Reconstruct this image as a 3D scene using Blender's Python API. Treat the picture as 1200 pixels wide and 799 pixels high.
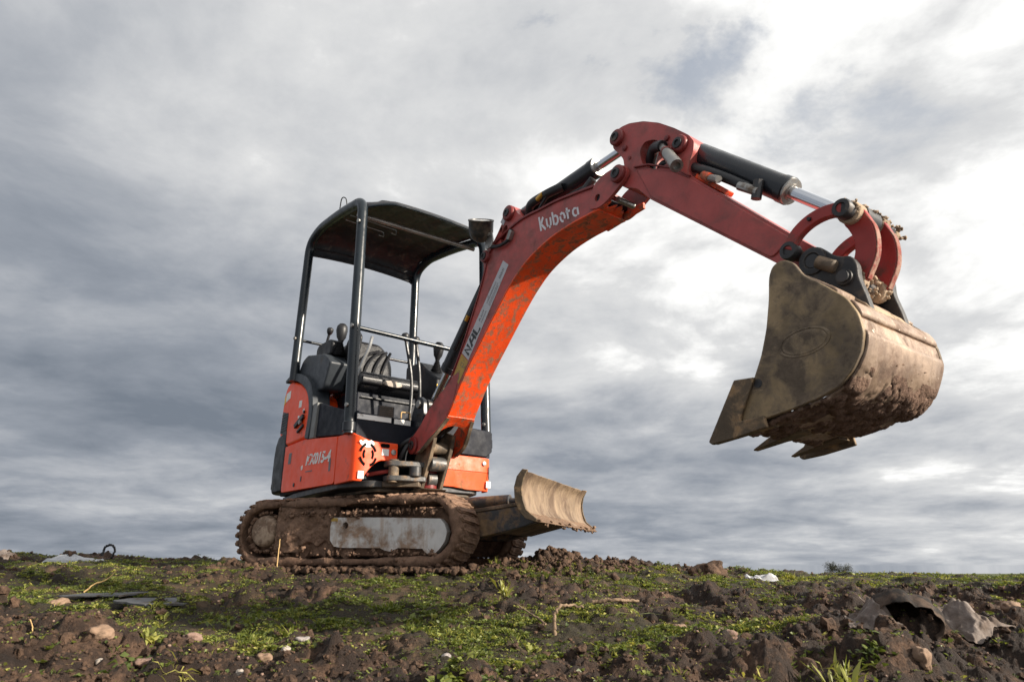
import bpy, math, random
import numpy as np
from mathutils import Vector, Matrix
from mathutils.geometry import tessellate_polygon

# ------------------------------------------------------------------ scene, camera, sky, sun
for o in list(bpy.data.objects):
    bpy.data.objects.remove(o)
scene = bpy.context.scene
col = scene.collection
R = math.radians

cam_d = bpy.data.cameras.new('camera')
cam = bpy.data.objects.new('camera', cam_d)
col.objects.link(cam)
scene.camera = cam
cam_d.sensor_width = 36.0
cam_d.lens = 23.04
cam_d.clip_start = 0.02
cam_d.clip_end = 5000
cam.location = (0, 0, 0)
cam.rotation_euler = (R(90) + 0.33, 0, 0)
cam_d.dof.use_dof = True
cam_d.dof.focus_distance = 3.1
cam_d.dof.aperture_fstop = 5.6

SUN_AZ, SUN_EL = R(-24), R(21)          # azimuth from +X towards +Y
S = Vector((math.cos(SUN_EL) * math.cos(SUN_AZ), math.cos(SUN_EL) * math.sin(SUN_AZ), math.sin(SUN_EL)))
sun_d = bpy.data.lights.new('sun', 'SUN')
sun_d.energy = 5.0
sun_d.angle = R(1.5)
sun_d.color = (1.0, 0.90, 0.76)
sun = bpy.data.objects.new('sun', sun_d)
sun.rotation_euler = S.to_track_quat('Z', 'Y').to_euler()
sun.location = S * 30
col.objects.link(sun)

scene.view_settings.view_transform = 'Standard'
scene.view_settings.look = 'None'
scene.view_settings.exposure = 0.80
scene.view_settings.gamma = 1.0
scene.view_settings.use_curve_mapping = False
scene.cycles.max_bounces = 6
scene.cycles.use_denoising = True


class NT:
    """tiny node-tree helper"""
    def __init__(s, tree):
        s.t = tree
        s.n = tree.nodes
        s.l = tree.links

    def new(s, typ, **kw):
        n = s.n.new(typ)
        for k, v in kw.items():
            setattr(n, k, v)
        return n

    def set(s, sock, val):
        if hasattr(val, 'is_linked') or isinstance(val, bpy.types.NodeSocket):
            s.l.new(val, sock)
        elif val is not None:
            if sock.type == 'RGBA' and hasattr(val, '__len__') and len(val) == 3:
                val = (*val, 1)
            sock.default_value = val

    def math(s, op, a, b=None, c=None, clamp=False):
        n = s.new('ShaderNodeMath', operation=op, use_clamp=clamp)
        s.set(n.inputs[0], a)
        if b is not None:
            s.set(n.inputs[1], b)
        if c is not None:
            s.set(n.inputs[2], c)
        return n.outputs[0]

    def vmath(s, op, a, b=None):
        n = s.new('ShaderNodeVectorMath', operation=op)
        s.set(n.inputs[0], a)
        if b is not None:
            if op == 'SCALE':
                s.set(n.inputs['Scale'], b)
            else:
                s.set(n.inputs[1], b)
        return n.outputs['Value'] if op in ('DOT_PRODUCT', 'LENGTH') else n.outputs['Vector']

    def noise(s, vec, scale, detail=6, rough=.55, dist=0.0):
        n = s.new('ShaderNodeTexNoise')
        if vec is not None:
            s.set(n.inputs['Vector'], vec)
        n.inputs['Scale'].default_value = scale
        n.inputs['Detail'].default_value = detail
        n.inputs['Roughness'].default_value = rough
        n.inputs['Distortion'].default_value = dist
        return n.outputs['Fac']

    def ramp(s, fac, stops, interp='LINEAR'):
        n = s.new('ShaderNodeValToRGB')
        s.set(n.inputs[0], fac)
        cr = n.color_ramp
        cr.interpolation = interp
        while len(cr.elements) < len(stops):
            cr.elements.new(0.5)
        for e, (p, c) in zip(cr.elements, stops):
            e.position = p
            e.color = (c, c, c, 1) if not hasattr(c, '__len__') else (*c, 1)
        return n.outputs[0]

    def mapr(s, v, a, b, c=0.0, d=1.0, smooth=False):
        n = s.new('ShaderNodeMapRange')
        if smooth:
            n.interpolation_type = 'SMOOTHSTEP'
        s.set(n.inputs['Value'], v)
        for k, x in zip(('From Min', 'From Max', 'To Min', 'To Max'), (a, b, c, d)):
            n.inputs[k].default_value = x
        return n.outputs[0]

    def mix(s, fac, a, b, typ='MIX'):
        n = s.new('ShaderNodeMix', data_type='RGBA', blend_type=typ)
        s.set(n.inputs['Factor'], fac)
        s.set(n.inputs[6], a)
        s.set(n.inputs[7], b)
        return n.outputs[2]


# ---- cloudy sky: Nishita above, a deck of grey cloud laid over it by direction
world = bpy.data.worlds.new('World')
scene.world = world
world.use_nodes = True
w = NT(world.node_tree)
w.n.clear()
out = w.new('ShaderNodeOutputWorld')
bg = w.new('ShaderNodeBackground')
bg.inputs['Strength'].default_value = 0.1
sky = w.new('ShaderNodeTexSky', sky_type='NISHITA')
sky.sun_disc = False
sky.sun_elevation = SUN_EL
sky.sun_rotation = R(90) - SUN_AZ
tc = w.new('ShaderNodeTexCoord')
dirv = w.vmath('NORMALIZE', tc.outputs['Generated'])
sep = w.new('ShaderNodeSeparateXYZ')
w.set(sep.inputs[0], dirv)
dz = w.math('ADD', w.math('MAXIMUM', sep.outputs['Z'], 0.0), 0.16)
cmb = w.new('ShaderNodeCombineXYZ')
w.set(cmb.inputs[0], w.math('DIVIDE', sep.outputs['X'], dz))
w.set(cmb.inputs[1], w.math('DIVIDE', sep.outputs['Y'], dz))
cmb.inputs[2].default_value = 105.1
P2 = cmb.outputs[0]
warp = w.noise(P2, 0.9, 3, .5)
n_big = w.noise(P2, 0.62, 3, .5, .5)
n_mid = w.noise(P2, 1.7, 8, .60, .25)
n_fin = w.noise(P2, 5.0, 6, .62, .2)
dens = w.math('ADD', w.math('MULTIPLY', n_big, .48), w.math('ADD', w.math('MULTIPLY', n_mid, .42), w.math('MULTIPLY', n_fin, .10)))
# sun-lit thin cloud in two places, wide soft lobes
def lobe(px, py, pz, a, b):
    v = Vector((px, py, pz)).normalized()
    d = w.vmath('DOT_PRODUCT', dirv, tuple(v))
    return w.mapr(d, a, b, 0, 1, True)
g1 = lobe(0.14, 0.80, 0.74, .82, 1.0)
g2 = lobe(0.80, 0.98, 0.22, .95, 1.0)
g3 = lobe(S.x, S.y, S.z, -.3, 1.0)      # wide sky glow added around the sun, fills the machine's shaded sides
low = w.mapr(sep.outputs['Z'], 0.0, .75, 0, 1, True)
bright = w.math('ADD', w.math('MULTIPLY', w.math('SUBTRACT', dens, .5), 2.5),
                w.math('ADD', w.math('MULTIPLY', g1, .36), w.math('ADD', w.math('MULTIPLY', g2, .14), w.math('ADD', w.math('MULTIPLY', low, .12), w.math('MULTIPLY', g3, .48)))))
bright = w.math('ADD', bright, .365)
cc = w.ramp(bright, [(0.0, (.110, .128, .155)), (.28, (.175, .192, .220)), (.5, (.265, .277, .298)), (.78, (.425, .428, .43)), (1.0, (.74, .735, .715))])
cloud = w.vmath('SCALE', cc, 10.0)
gap = w.math('MULTIPLY', w.mapr(n_mid, .40, .33, 0, .5), w.mapr(sep.outputs['Z'], .45, .7, 0, 1))
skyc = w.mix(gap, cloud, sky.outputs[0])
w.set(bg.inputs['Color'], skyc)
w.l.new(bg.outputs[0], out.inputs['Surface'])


# ------------------------------------------------------------------ numeric helpers
def h3(ix, iy, iz):
    n = (ix.astype(np.int64) * 374761393 + iy.astype(np.int64) * 668265263 + iz.astype(np.int64) * 2147483647 // 7) & 0xFFFFFFFF
    n = ((n ^ (n >> 13)) * 1274126177) & 0xFFFFFFFF
    n = ((n ^ (n >> 16)) * 2246822519) & 0xFFFFFFFF
    return ((n ^ (n >> 15)) & 0xFFFFFF) / float(0xFFFFFF)


def vnoise(x, y, z=0.0):
    x = np.asarray(x, float); y = np.asarray(y, float); z = np.asarray(z, float) + 0 * x
    ix, iy, iz = np.floor(x), np.floor(y), np.floor(z)
    fx, fy, fz = x - ix, y - iy, z - iz
    fx, fy, fz = [f * f * f * (f * (f * 6 - 15) + 10) for f in (fx, fy, fz)]
    r = 0
    for a in (0, 1):
        for b in (0, 1):
            for c in (0, 1):
                r = r + h3(ix + a, iy + b, iz + c) * np.where(a, fx, 1 - fx) * np.where(b, fy, 1 - fy) * np.where(c, fz, 1 - fz)
    return r * 2 - 1


def vn2(x, y, seed=0):
    ix, iy = np.floor(x), np.floor(y)
    fx, fy = x - ix, y - iy
    fx, fy = [f * f * f * (f * (f * 6 - 15) + 10) for f in (fx, fy)]
    iz = np.full_like(ix, seed)
    a = h3(ix, iy, iz); b = h3(ix + 1, iy, iz); c = h3(ix, iy + 1, iz); d = h3(ix + 1, iy + 1, iz)
    return ((a * (1 - fx) + b * fx) * (1 - fy) + (c * (1 - fx) + d * fx) * fy) * 2 - 1


def fbm2(x, y, oct=4, seed=0, g=.5):
    r = 0; a = 1.0; t = 0
    for i in range(oct):
        r = r + a * vn2(x * 2 ** i + 13.7 * i, y * 2 ** i - 7.1 * i, seed + i)
        t += a; a *= g
    return r / t


def fbm3(p, oct=4, g=.5):
    r = 0; a = 1.0; t = 0
    for i in range(oct):
        k = 2 ** i
        r = r + a * vnoise(p[:, 0] * k + 3.1 * i, p[:, 1] * k - 5.3 * i, p[:, 2] * k + 9.7 * i)
        t += a; a *= g
    return r / t


def clods(x, y, cell, seed):
    """domes of random size, one per cell: lumpy broken soil"""
    x = x / cell; y = y / cell
    ix, iy = np.floor(x), np.floor(y)
    best = np.zeros_like(x)
    for a in (-1, 0, 1):
        for b in (-1, 0, 1):
            jx, jy = ix + a, iy + b
            s = np.full_like(x, seed)
            cx = jx + h3(jx, jy, s); cy = jy + h3(jx, jy, s + 1)
            rr = .30 + .55 * h3(jx, jy, s + 2)
            am = h3(jx, jy, s + 3) ** 1.6
            d2 = ((x - cx) ** 2 + (y - cy) ** 2) / rr ** 2
            best = np.maximum(best, am * np.sqrt(np.clip(1 - d2, 0, 1)))
    return best


def sstep(a, b, x):
    t = np.clip((x - a) / (b - a), 0, 1)
    return t * t * (3 - 2 * t)


# ------------------------------------------------------------------ terrain shape (metres; camera at the origin)
PY = [-3, 0, 1.0, 1.5, 2.0, 2.6, 3.2, 3.7, 4.1, 4.6, 6.0, 8, 12, 30, 100, 400, 1500]
PZ = [-.42, -.40, -.37, -.335, -.285, -.205, -.115, -.045, -.012, 0, -.005, -.05, -.13, -.36, -1.1, -4.3, -16.5]


def gauss(x, y, cx, cy, sx, sy):
    return np.exp(-((x - cx) / sx) ** 2 - ((y - cy) / sy) ** 2)


def grass_mask(x, y):
    m = fbm2(x * 1.15 + 4.2, y * 1.5 + 1.3, 4, 50, .6)
    k = np.interp(y, [1.2, 1.9, 2.4, 2.9, 3.4, 4.2, 5.5, 7.5, 12], [-.50, -.30, -.04, .26, .36, .28, .18, .25, .6])
    k = k - .5 * gauss(x, y, .35, 4.15, .45, .35) - .30 * sstep(.1, .7, x) * sstep(3.2, 2.2, y)
    k = k + .25 * gauss(x, y, 2.6, 4.2, 1.2, 1.3) + .28 * gauss(x, y, -1.0, 3.1, 1.2, .7) + .25 * gauss(x, y, .95, 1.9, .22, .2)
    return np.clip((m * 1.3 + k) * 2.6 + .05, 0, 1)


def ground_z(x, y, fine=True):
    x = np.asarray(x, float); y = np.asarray(y, float)
    z = np.interp(y, PY, PZ)
    # hill crest rising to the left, falling to the right
    z = z - .026 * np.clip(x + .9, -6, 7) * sstep(3.6, 6.5, y) * sstep(40, 9, y)
    z = z + .035 * fbm2(x * .8, y * .8, 3, 3) * sstep(30, 8, y) * sstep(.5, 1.5, y)
    z = z - .050 * sstep(.7, 2.4, x) * sstep(2.9, 4.1, y) * sstep(30, 8, y)
    # heaps and hollows
    z = z + .075 * gauss(x, y, .22, 4.05, .30, .22) + .035 * gauss(x, y, .75, 4.3, .3, .3)
    z = z + .13 * gauss(x, y, -1.55, 1.75, .42, .40) + .04 * gauss(x, y, -1.15, 2.05, .35, .25)
    z = z + .10 * gauss(x, y, 1.35, 2.25, .48, .30) - .10 * gauss(x, y, 1.62, 1.75, .30, .28)
    z = z + .045 * gauss(x, y, .75, 2.2, .35, .25) + .03 * gauss(x, y, -.55, 2.2, .3, .25) - .03 * gauss(x, y, .25, 2.35, .5, .2)
    under = np.maximum(gauss(x, y, -.85, 4.2, .75, .55), 0)
    if not fine:
        return z
    g = grass_mask(x, y)
    rough = (1 - .62 * g) * (1 - .75 * under) * sstep(45, 9, y)
    wx = x + .05 * fbm2(x * 5, y * 5, 2, 11); wy = y + .05 * fbm2(x * 5 + 9, y * 5, 2, 12)
    z = z + rough * (.055 * clods(wx, wy, .26, 21) + .046 * clods(wx + 3, wy, .12, 31) + .032 * clods(wx, wy + 5, .055, 41) - .04)
    z = z + rough * (.030 * fbm2(x * 4, y * 4, 3, 60) + .016 * fbm2(x * 22, y * 22, 3, 70, .65) + .013 * clods(wx * 1.03, wy, .030, 44))
    near = sstep(6, 3.5, y)
    tb = np.abs(fbm2(x * 38, y * 38, 3, 80, .62))
    z = z + (.35 + .65 * rough) * near * (.013 * tb + .0055 * clods(x, y * 1.02, .0145, 48) - .003)
    return z
#TERRAIN_END


# ------------------------------------------------------------------ mesh helpers
def tag(o, label=None, cat=None, group=None, kind=None):
    for k, v in (('label', label), ('category', cat), ('group', group), ('kind', kind)):
        if v:
            o[k] = v
    return o


def empty(name, loc=(0, 0, 0), rz=0.0):
    o = bpy.data.objects.new(name, None)
    o.location = loc
    o.rotation_euler = (0, 0, rz)
    o.empty_display_size = .1
    col.objects.link(o)
    return o


def rpoly(pts, r, n=5, closed=True):
    """round the corners of a polyline (any dimension); r a number or list"""
    pts = [np.array(p, float) for p in pts]
    N = len(pts)
    out = []
    for i, p in enumerate(pts):
        ri = r[i] if hasattr(r, '__len__') else r
        if (not closed and i in (0, N - 1)) or ri <= 0:
            out.append(tuple(p)); continue
        a, b = pts[i - 1], pts[(i + 1) % N]
        la, lb = np.linalg.norm(a - p), np.linalg.norm(b - p)
        d = min(ri, la * .48, lb * .48)
        q0 = p + (a - p) / la * d
        q1 = p + (b - p) / lb * d
        for k in range(n + 1):
            t = k / n
            out.append(tuple((1 - t) ** 2 * q0 + 2 * t * (1 - t) * p + t * t * q1))
    return out


def spline(pts, n=6):
    """Catmull-Rom through points"""
    P = [np.array(p, float) for p in pts]
    P = [2 * P[0] - P[1]] + P + [2 * P[-1] - P[-2]]
    out = []
    for i in range(1, len(P) - 2):
        for k in range(n):
            t = k / n
            out.append(tuple(.5 * (2 * P[i] + (P[i + 1] - P[i - 1]) * t + (2 * P[i - 1] - 5 * P[i] + 4 * P[i + 1] - P[i + 2]) * t * t
                                   + (3 * P[i] - P[i - 1] - 3 * P[i + 1] + P[i + 2]) * t ** 3)))
    out.append(tuple(P[-2]))
    return out


class MB:
    def __init__(s):
        s.v = []; s.f = []

    def add(s, v, f):
        b = len(s.v)
        s.v += [tuple(map(float, p)) for p in v]
        s.f += [tuple(b + i for i in q) for q in f]
        return s

    def prism(s, poly, a, b, ax='v', holes=()):
        m = {'v': lambda p, t: (p[0], t, p[1]), 'z': lambda p, t: (p[0], p[1], t), 'u': lambda p, t: (t, p[0], p[1])}[ax]
        loops = [list(poly)] + [list(h) for h in holes]
        flat = [p for L in loops for p in L]
        n = len(flat)
        v = [m(p, a) for p in flat] + [m(p, b) for p in flat]
        f = []
        if holes:
            tr = tessellate_polygon([[Vector((p[0], p[1], 0)) for p in L] for L in loops])
            f += [tuple(t) for t in tr] + [tuple(n + i for i in reversed(t)) for t in tr]
        else:
            f += [tuple(range(n)), tuple(reversed(range(n, 2 * n)))]
        o = 0
        for L in loops:
            k = len(L)
            for i in range(k):
                j = (i + 1) % k
                f.append((o + j, o + i, n + o + i, n + o + j))
            o += k
        return s.add(v, f)

    def tube(s, pts, r, seg=12, cap=True, rad=None):
        pts = [Vector(p) for p in pts]
        v = []; f = []
        up = Vector((0, 0, 1))
        prev = None
        for i, p in enumerate(pts):
            t = (pts[min(i + 1, len(pts) - 1)] - pts[max(i - 1, 0)])
            t = t.normalized() if t.length > 1e-9 else Vector((0, 0, 1))
            if prev is None:
                x = t.cross(up if abs(t.z) < .95 else Vector((1, 0, 0))).normalized()
            else:
                x = (prev - t * prev.dot(t)).normalized()
            prev = x
            y = t.cross(x)
            rr = rad[i] if rad else r
            for k in range(seg):
                a = 2 * math.pi * k / seg
                v.append(p + (x * math.cos(a) + y * math.sin(a)) * rr)
        n = len(pts)
        for i in range(n - 1):
            for k in range(seg):
                k2 = (k + 1) % seg
                f.append((i * seg + k, i * seg + k2, (i + 1) * seg + k2, (i + 1) * seg + k))
        if cap:
            f.append(tuple(reversed(range(seg))))
            f.append(tuple(range((n - 1) * seg, n * seg)))
        return s.add(v, f)

    def lathe(s, prof, p0, axis, seg=24, cap=True):
        """prof: list of (distance along axis, radius)"""
        ax = Vector(axis).normalized()
        p0 = Vector(p0)
        pts = [p0 + ax * d for d, r in prof]
        x = ax.cross(Vector((0, 0, 1)) if abs(ax.z) < .95 else Vector((1, 0, 0))).normalized()
        y = ax.cross(x)
        v = []; f = []
        for p, (d, r) in zip(pts, prof):
            for k in range(seg):
                a = 2 * math.pi * k / seg
                v.append(p + (x * math.cos(a) + y * math.sin(a)) * r)
        n = len(pts)
        for i in range(n - 1):
            for k in range(seg):
                k2 = (k + 1) % seg
                f.append((i * seg + k, i * seg + k2, (i + 1) * seg + k2, (i + 1) * seg + k))
        if cap:
            f.append(tuple(reversed(range(seg)))); f.append(tuple(range((n - 1) * seg, n * seg)))
        return s.add(v, f)

    def cyl(s, p0, p1, r, seg=20):
        d = Vector(p1) - Vector(p0)
        return s.lathe([(0, r), (d.length, r)], p0, d, seg)

    def box(s, lo, hi):
        x0, y0, z0 = lo; x1, y1, z1 = hi
        v = [(x, y, z) for x in (x0, x1) for y in (y0, y1) for z in (z0, z1)]
        f = [(0, 1, 3, 2), (4, 6, 7, 5), (0, 4, 5, 1), (2, 3, 7, 6), (0, 2, 6, 4), (1, 5, 7, 3)]
        return s.add(v, f)

    def ribbon(s, A, B, thick):
        """solid strip between polylines A and B (3D), offset by vectors thick (3D or list)"""
        n = len(A)
        th = [Vector(thick)] * n if not isinstance(thick, list) else [Vector(t) for t in thick]
        A = [Vector(a) for a in A]; B = [Vector(b) for b in B]
        v = A + B + [a + t for a, t in zip(A, th)] + [b + t for b, t in zip(B, th)]
        f = []
        for i in range(n - 1):
            f.append((i, i + 1, n + i + 1, n + i))
            f.append((2 * n + i + 1, 2 * n + i, 3 * n + i, 3 * n + i + 1))
            f.append((i + 1, i, 2 * n + i, 2 * n + i + 1))
            f.append((n + i, n + i + 1, 3 * n + i + 1, 3 * n + i))
        f.append((0, n, 3 * n, 2 * n)); f.append((n - 1, 3 * n - 1, 4 * n - 1, 2 * n - 1))
        f[-1] = (2 * n - 1, n - 1, 3 * n - 1, 4 * n - 1)
        return s.add(v, f)

    def warp(s, fn):
        s.v = [tuple(fn(*p)) for p in s.v]
        return s

    def build(s, name, mat, parent=None, bevel=0.0, seg=2, angle=34, label=None, kind=None, fixn=True):
        me = bpy.data.meshes.new(name)
        me.from_pydata(s.v, [], s.f)
        me.update()
        import bmesh
        bm = bmesh.new()
        bm.from_mesh(me)
        if fixn:
            bmesh.ops.recalc_face_normals(bm, faces=bm.faces)
        lim = R(angle)
        for fc in bm.faces:
            fc.smooth = True
        for e in bm.edges:
            e.smooth = (len(e.link_faces) == 2 and e.calc_face_angle(0) < lim)
        bm.to_mesh(me)
        bm.free()
        me.materials.append(mat)
        o = bpy.data.objects.new(name, me)
        col.objects.link(o)
        if parent:
            o.parent = parent
        if bevel:
            b = o.modifiers.new('bevel', 'BEVEL')
            b.width = bevel; b.segments = seg; b.limit_method = 'ANGLE'; b.angle_limit = R(32)
            b.harden_normals = False
        return tag(o, label, None, None, kind)


def raw_mesh(name, V, F, mat, parent=None, smooth=True):
    """fast mesh from numpy arrays; F is (n,3) or (n,4)"""
    me = bpy.data.meshes.new(name)
    V = np.asarray(V, np.float32); F = np.asarray(F, np.int32)
    k = F.shape[1]
    me.vertices.add(len(V)); me.vertices.foreach_set('co', V.ravel())
    me.loops.add(F.size); me.loops.foreach_set('vertex_index', F.ravel())
    me.polygons.add(len(F)); me.polygons.foreach_set('loop_start', np.arange(0, F.size, k, dtype=np.int32))
    me.polygons.foreach_set('use_smooth', np.full(len(F), smooth))
    me.update(calc_edges=True)
    me.materials.append(mat)
    o = bpy.data.objects.new(name, me)
    col.objects.link(o)
    if parent:
        o.parent = parent
    return o


def attr(o, name, data):
    a = o.data.attributes.new(name, 'FLOAT', 'POINT')
    a.data.foreach_set('value', np.asarray(data, np.float32))


def ico(sub):
    t = (1 + 5 ** .5) / 2
    V = [(-1, t, 0), (1, t, 0), (-1, -t, 0), (1, -t, 0), (0, -1, t), (0, 1, t), (0, -1, -t), (0, 1, -t), (t, 0, -1), (t, 0, 1), (-t, 0, -1), (-t, 0, 1)]
    V = [np.array(v) / np.linalg.norm(v) for v in V]
    F = [(0, 11, 5), (0, 5, 1), (0, 1, 7), (0, 7, 10), (0, 10, 11), (1, 5, 9), (5, 11, 4), (11, 10, 2), (10, 7, 6), (7, 1, 8),
         (3, 9, 4), (3, 4, 2), (3, 2, 6), (3, 6, 8), (3, 8, 9), (4, 9, 5), (2, 4, 11), (6, 2, 10), (8, 6, 7), (9, 8, 1)]
    for _ in range(sub):
        c = {}
        def mid(a, b):
            k = (min(a, b), max(a, b))
            if k not in c:
                m = V[a] + V[b]; V.append(m / np.linalg.norm(m)); c[k] = len(V) - 1
            return c[k]
        G = []
        for a, b, d in F:
            x, y, z = mid(a, b), mid(b, d), mid(d, a)
            G += [(a, x, z), (b, y, x), (d, z, y), (x, y, z)]
        F = G
    return np.array(V), np.array(F)


def lumps(name, centres, sizes, mat, parent=None, sub=1, seed=1, flat=.75, amp=.35, kind='stuff'):
    """many irregular clods joined in one mesh"""
    rng = np.random.default_rng(seed)
    V0, F0 = ico(sub)
    n = len(centres); m = len(V0)
    C = np.asarray(centres, float); Sz = np.asarray(sizes, float)
    bases = []
    for k in range(10):
        off = rng.uniform(-50, 50, 3)
        d = 1 + amp * 1.6 * fbm3(V0 * 1.3 + off, 2) + amp * .7 * fbm3(V0 * 3.1 + off, 1)
        bases.append(V0 * d[:, None] * rng.uniform(.7, 1.2, 3))
    bases = np.array(bases)
    pick = rng.integers(0, 10, n)
    a = rng.uniform(0, 6.283, n)
    B = bases[pick]
    ca, sa = np.cos(a)[:, None], np.sin(a)[:, None]
    X = B[:, :, 0] * ca - B[:, :, 1] * sa; Y = B[:, :, 0] * sa + B[:, :, 1] * ca; Z = B[:, :, 2] * flat
    V = np.stack([X, Y, Z], -1) * Sz[:, None, None] + C[:, None, :]
    F = (F0[None] + (np.arange(n) * m)[:, None, None]).reshape(-1, 3)
    o = raw_mesh(name, V.reshape(-1, 3), F, mat, parent)
    return tag(o, kind=kind)


# ------------------------------------------------------------------ materials
def new_mat(name):
    m = bpy.data.materials.new(name)
    m.use_nodes = True
    t = NT(m.node_tree)
    bsdf = t.n['Principled BSDF']
    return m, t, bsdf


def surf(name, base, rough=.5, metal=0.0, var=.15, dirt=None, dirt_amt=0.0, dirt_scale=6.0, dirt_sharp=.12, scratch=None, scratch_amt=0.0,
         bump=.15, bump_scale=60, spec=.5, stretch=(1, 1, 1), coat=0.0, streak=None, streak_amt=0.0, wear=None, wear_r=.010, wear_amt=.8):
    """painted / dirty surface: base colour with mottling, dirt patches with a ragged edge, scratches and fine relief"""
    m, t, b = new_mat(name)
    tcn = t.new('ShaderNodeTexCoord')
    mp = t.new('ShaderNodeMapping')
    t.l.new(tcn.outputs['Object'], mp.inputs['Vector'])
    mp.inputs['Scale'].default_value = stretch
    v = mp.outputs[0]
    n1 = t.noise(v, 7, 5, .6)
    dark = tuple(c * (1 - var) for c in base); lite = tuple(min(1, c * (1 + var)) for c in base)
    c = t.ramp(n1, [(.3, dark), (.7, lite)])
    rg = t.mapr(t.noise(v, 18, 4, .6), .3, .7, max(.05, rough - .1), min(1, rough + .12))
    if streak:
        mp2 = t.new('ShaderNodeMapping')
        t.l.new(tcn.outputs['Object'], mp2.inputs['Vector'])
        mp2.inputs['Scale'].default_value = (14, 14, 1.2)
        f = t.mapr(t.noise(mp2.outputs[0], 1.5, 5, .65), .5, .72, 0, streak_amt)
        c = t.mix(f, c, streak)
    met = None
    if dirt:
        n2 = t.noise(v, dirt_scale, 9, .68, .3)
        th = 1 - dirt_amt
        f = t.mapr(n2, .25 + .5 * th - dirt_sharp / 2, .25 + .5 * th + dirt_sharp / 2, 0, .92)
        dv = t.ramp(t.noise(v, 30, 6, .7), [(.3, tuple(x * .6 for x in dirt)), (.7, tuple(min(1, x * 1.3) for x in dirt))])
        c = t.mix(f, c, dv)
        rg = t.math('MAXIMUM', rg, t.math('MULTIPLY', f, .9))
        if metal:
            met = t.math('MULTIPLY', t.math('SUBTRACT', 1.0, f), metal)
    if scratch:
        mp3 = t.new('ShaderNodeMapping')
        t.l.new(tcn.outputs['Object'], mp3.inputs['Vector'])
        mp3.inputs['Rotation'].default_value = (.2, .75, .1)
        mp3.inputs['Scale'].default_value = (2.5, 12, 22)
        f = t.mapr(t.noise(mp3.outputs[0], 3.0, 6, .7), .74 - .25 * scratch_amt, .78 - .25 * scratch_amt, 0, .9)
        c = t.mix(f, c, scratch)
    if wear:
        bv = t.new('ShaderNodeBevel', samples=4)
        bv.inputs['Radius'].default_value = wear_r
        gn = t.new('ShaderNodeNewGeometry')
        dd = t.vmath('DOT_PRODUCT', bv.outputs[0], gn.outputs['True Normal'])
        ed = t.mapr(dd, .985, .80, 0, 1)
        f = t.math('MULTIPLY', ed, t.mapr(t.noise(v, 26, 7, .7), .42, .60, 0, wear_amt))
        c = t.mix(f, c, wear)
    t.set(b.inputs['Base Color'], c)
    t.set(b.inputs['Roughness'], rg)
    t.set(b.inputs['Metallic'], met if met is not None else metal)
    b.inputs['Specular IOR Level'].default_value = spec
    b.inputs['Coat Weight'].default_value = coat
    if bump:
        bp = t.new('ShaderNodeBump')
        bp.inputs['Strength'].default_value = bump
        bp.inputs['Distance'].default_value = .01
        t.set(bp.inputs['Height'], t.math('ADD', t.noise(v, bump_scale, 6, .65), t.math('MULTIPLY', n1, .6)))
        t.l.new(bp.outputs[0], b.inputs['Normal'])
    return m


MUD = (.105, .060, .036)
DRYMUD = (.30, .20, .125)
M = {}
M['maroon'] = surf('faded_red_paint', (.38, .066, .058), .42, var=.20, dirt=(.13, .06, .05), dirt_amt=.30, dirt_scale=9, dirt_sharp=.3, scratch=(.05, .02, .02), scratch_amt=.20, bump=.06, bump_scale=90, wear=(.075, .05, .04))
M['maroon_dark'] = surf('red_paint_edge', (.17, .018, .016), .4, var=.15, bump=.05)
M['guard'] = surf('scuffed_orange_paint', (.82, .076, .012), .42, var=.18, dirt=(.27, .125, .070), dirt_amt=.42, dirt_scale=24, dirt_sharp=.12, scratch=(.22, .11, .065), scratch_amt=.50, bump=.12, wear=(.10, .07, .05))
M['orange'] = surf('orange_panel_paint', (.92, .078, .010), .43, var=.08, dirt=(.20, .05, .02), dirt_amt=.16, dirt_scale=4, scratch=(.12, .03, .02), scratch_amt=.12, wear=(.14, .05, .03), wear_r=.008, bump=.03, coat=.12, spec=.35)
M['orange_dirty'] = surf('orange_paint_dusty', (.76, .085, .014), .5, var=.14, dirt=(.26, .12, .05), dirt_amt=.30, dirt_scale=7, scratch=(.45, .25, .16), scratch_amt=.22, bump=.06)
M['black'] = surf('black_frame_paint', (.012, .014, .019), .32, spec=.4, var=.25, dirt=(.10, .075, .055), dirt_amt=.14, dirt_scale=14, bump=.04)
M['black_pipe'] = surf('black_pipe_paint', (.008, .013, .018), .30, var=.2, dirt=(.09, .07, .05), dirt_amt=.03, dirt_scale=20, bump=.03)
M['black_plastic'] = surf('black_plastic', (.014, .015, .018), .46, spec=.35, var=.2, dirt=(.09, .07, .055), dirt_amt=.16, dirt_scale=9, bump=.08, bump_scale=140)
M['grey_plastic'] = surf('charcoal_plastic', (.034, .040, .048), .45, spec=.4, var=.15, dirt=(.10, .08, .06), dirt_amt=.16, dirt_scale=8, bump=.06)
M['panel_black'] = surf('scuffed_black_plate', (.010, .012, .019), .58, spec=.2, var=.3, dirt=(.045, .04, .04), dirt_amt=.10, dirt_scale=16, scratch=(.07, .065, .06), scratch_amt=.12, bump=.05)
M['seat'] = surf('worn_black_vinyl', (.010, .010, .012), .30, spec=.45, var=.2, dirt=(.10, .08, .06), dirt_amt=.16, dirt_scale=10, bump=.10, bump_scale=200)
M['seat_patch'] = surf('worn_seat_patch', (.36, .31, .26), .7, var=.2, dirt=(.12, .09, .07), dirt_amt=.3, dirt_scale=20)
M['rubber'] = surf('black_hose_rubber', (.014, .014, .016), .42, var=.2, bump=.05)
M['slot'] = surf('dark_slot', (.006, .006, .006), .95, spec=.03, bump=0)
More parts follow.
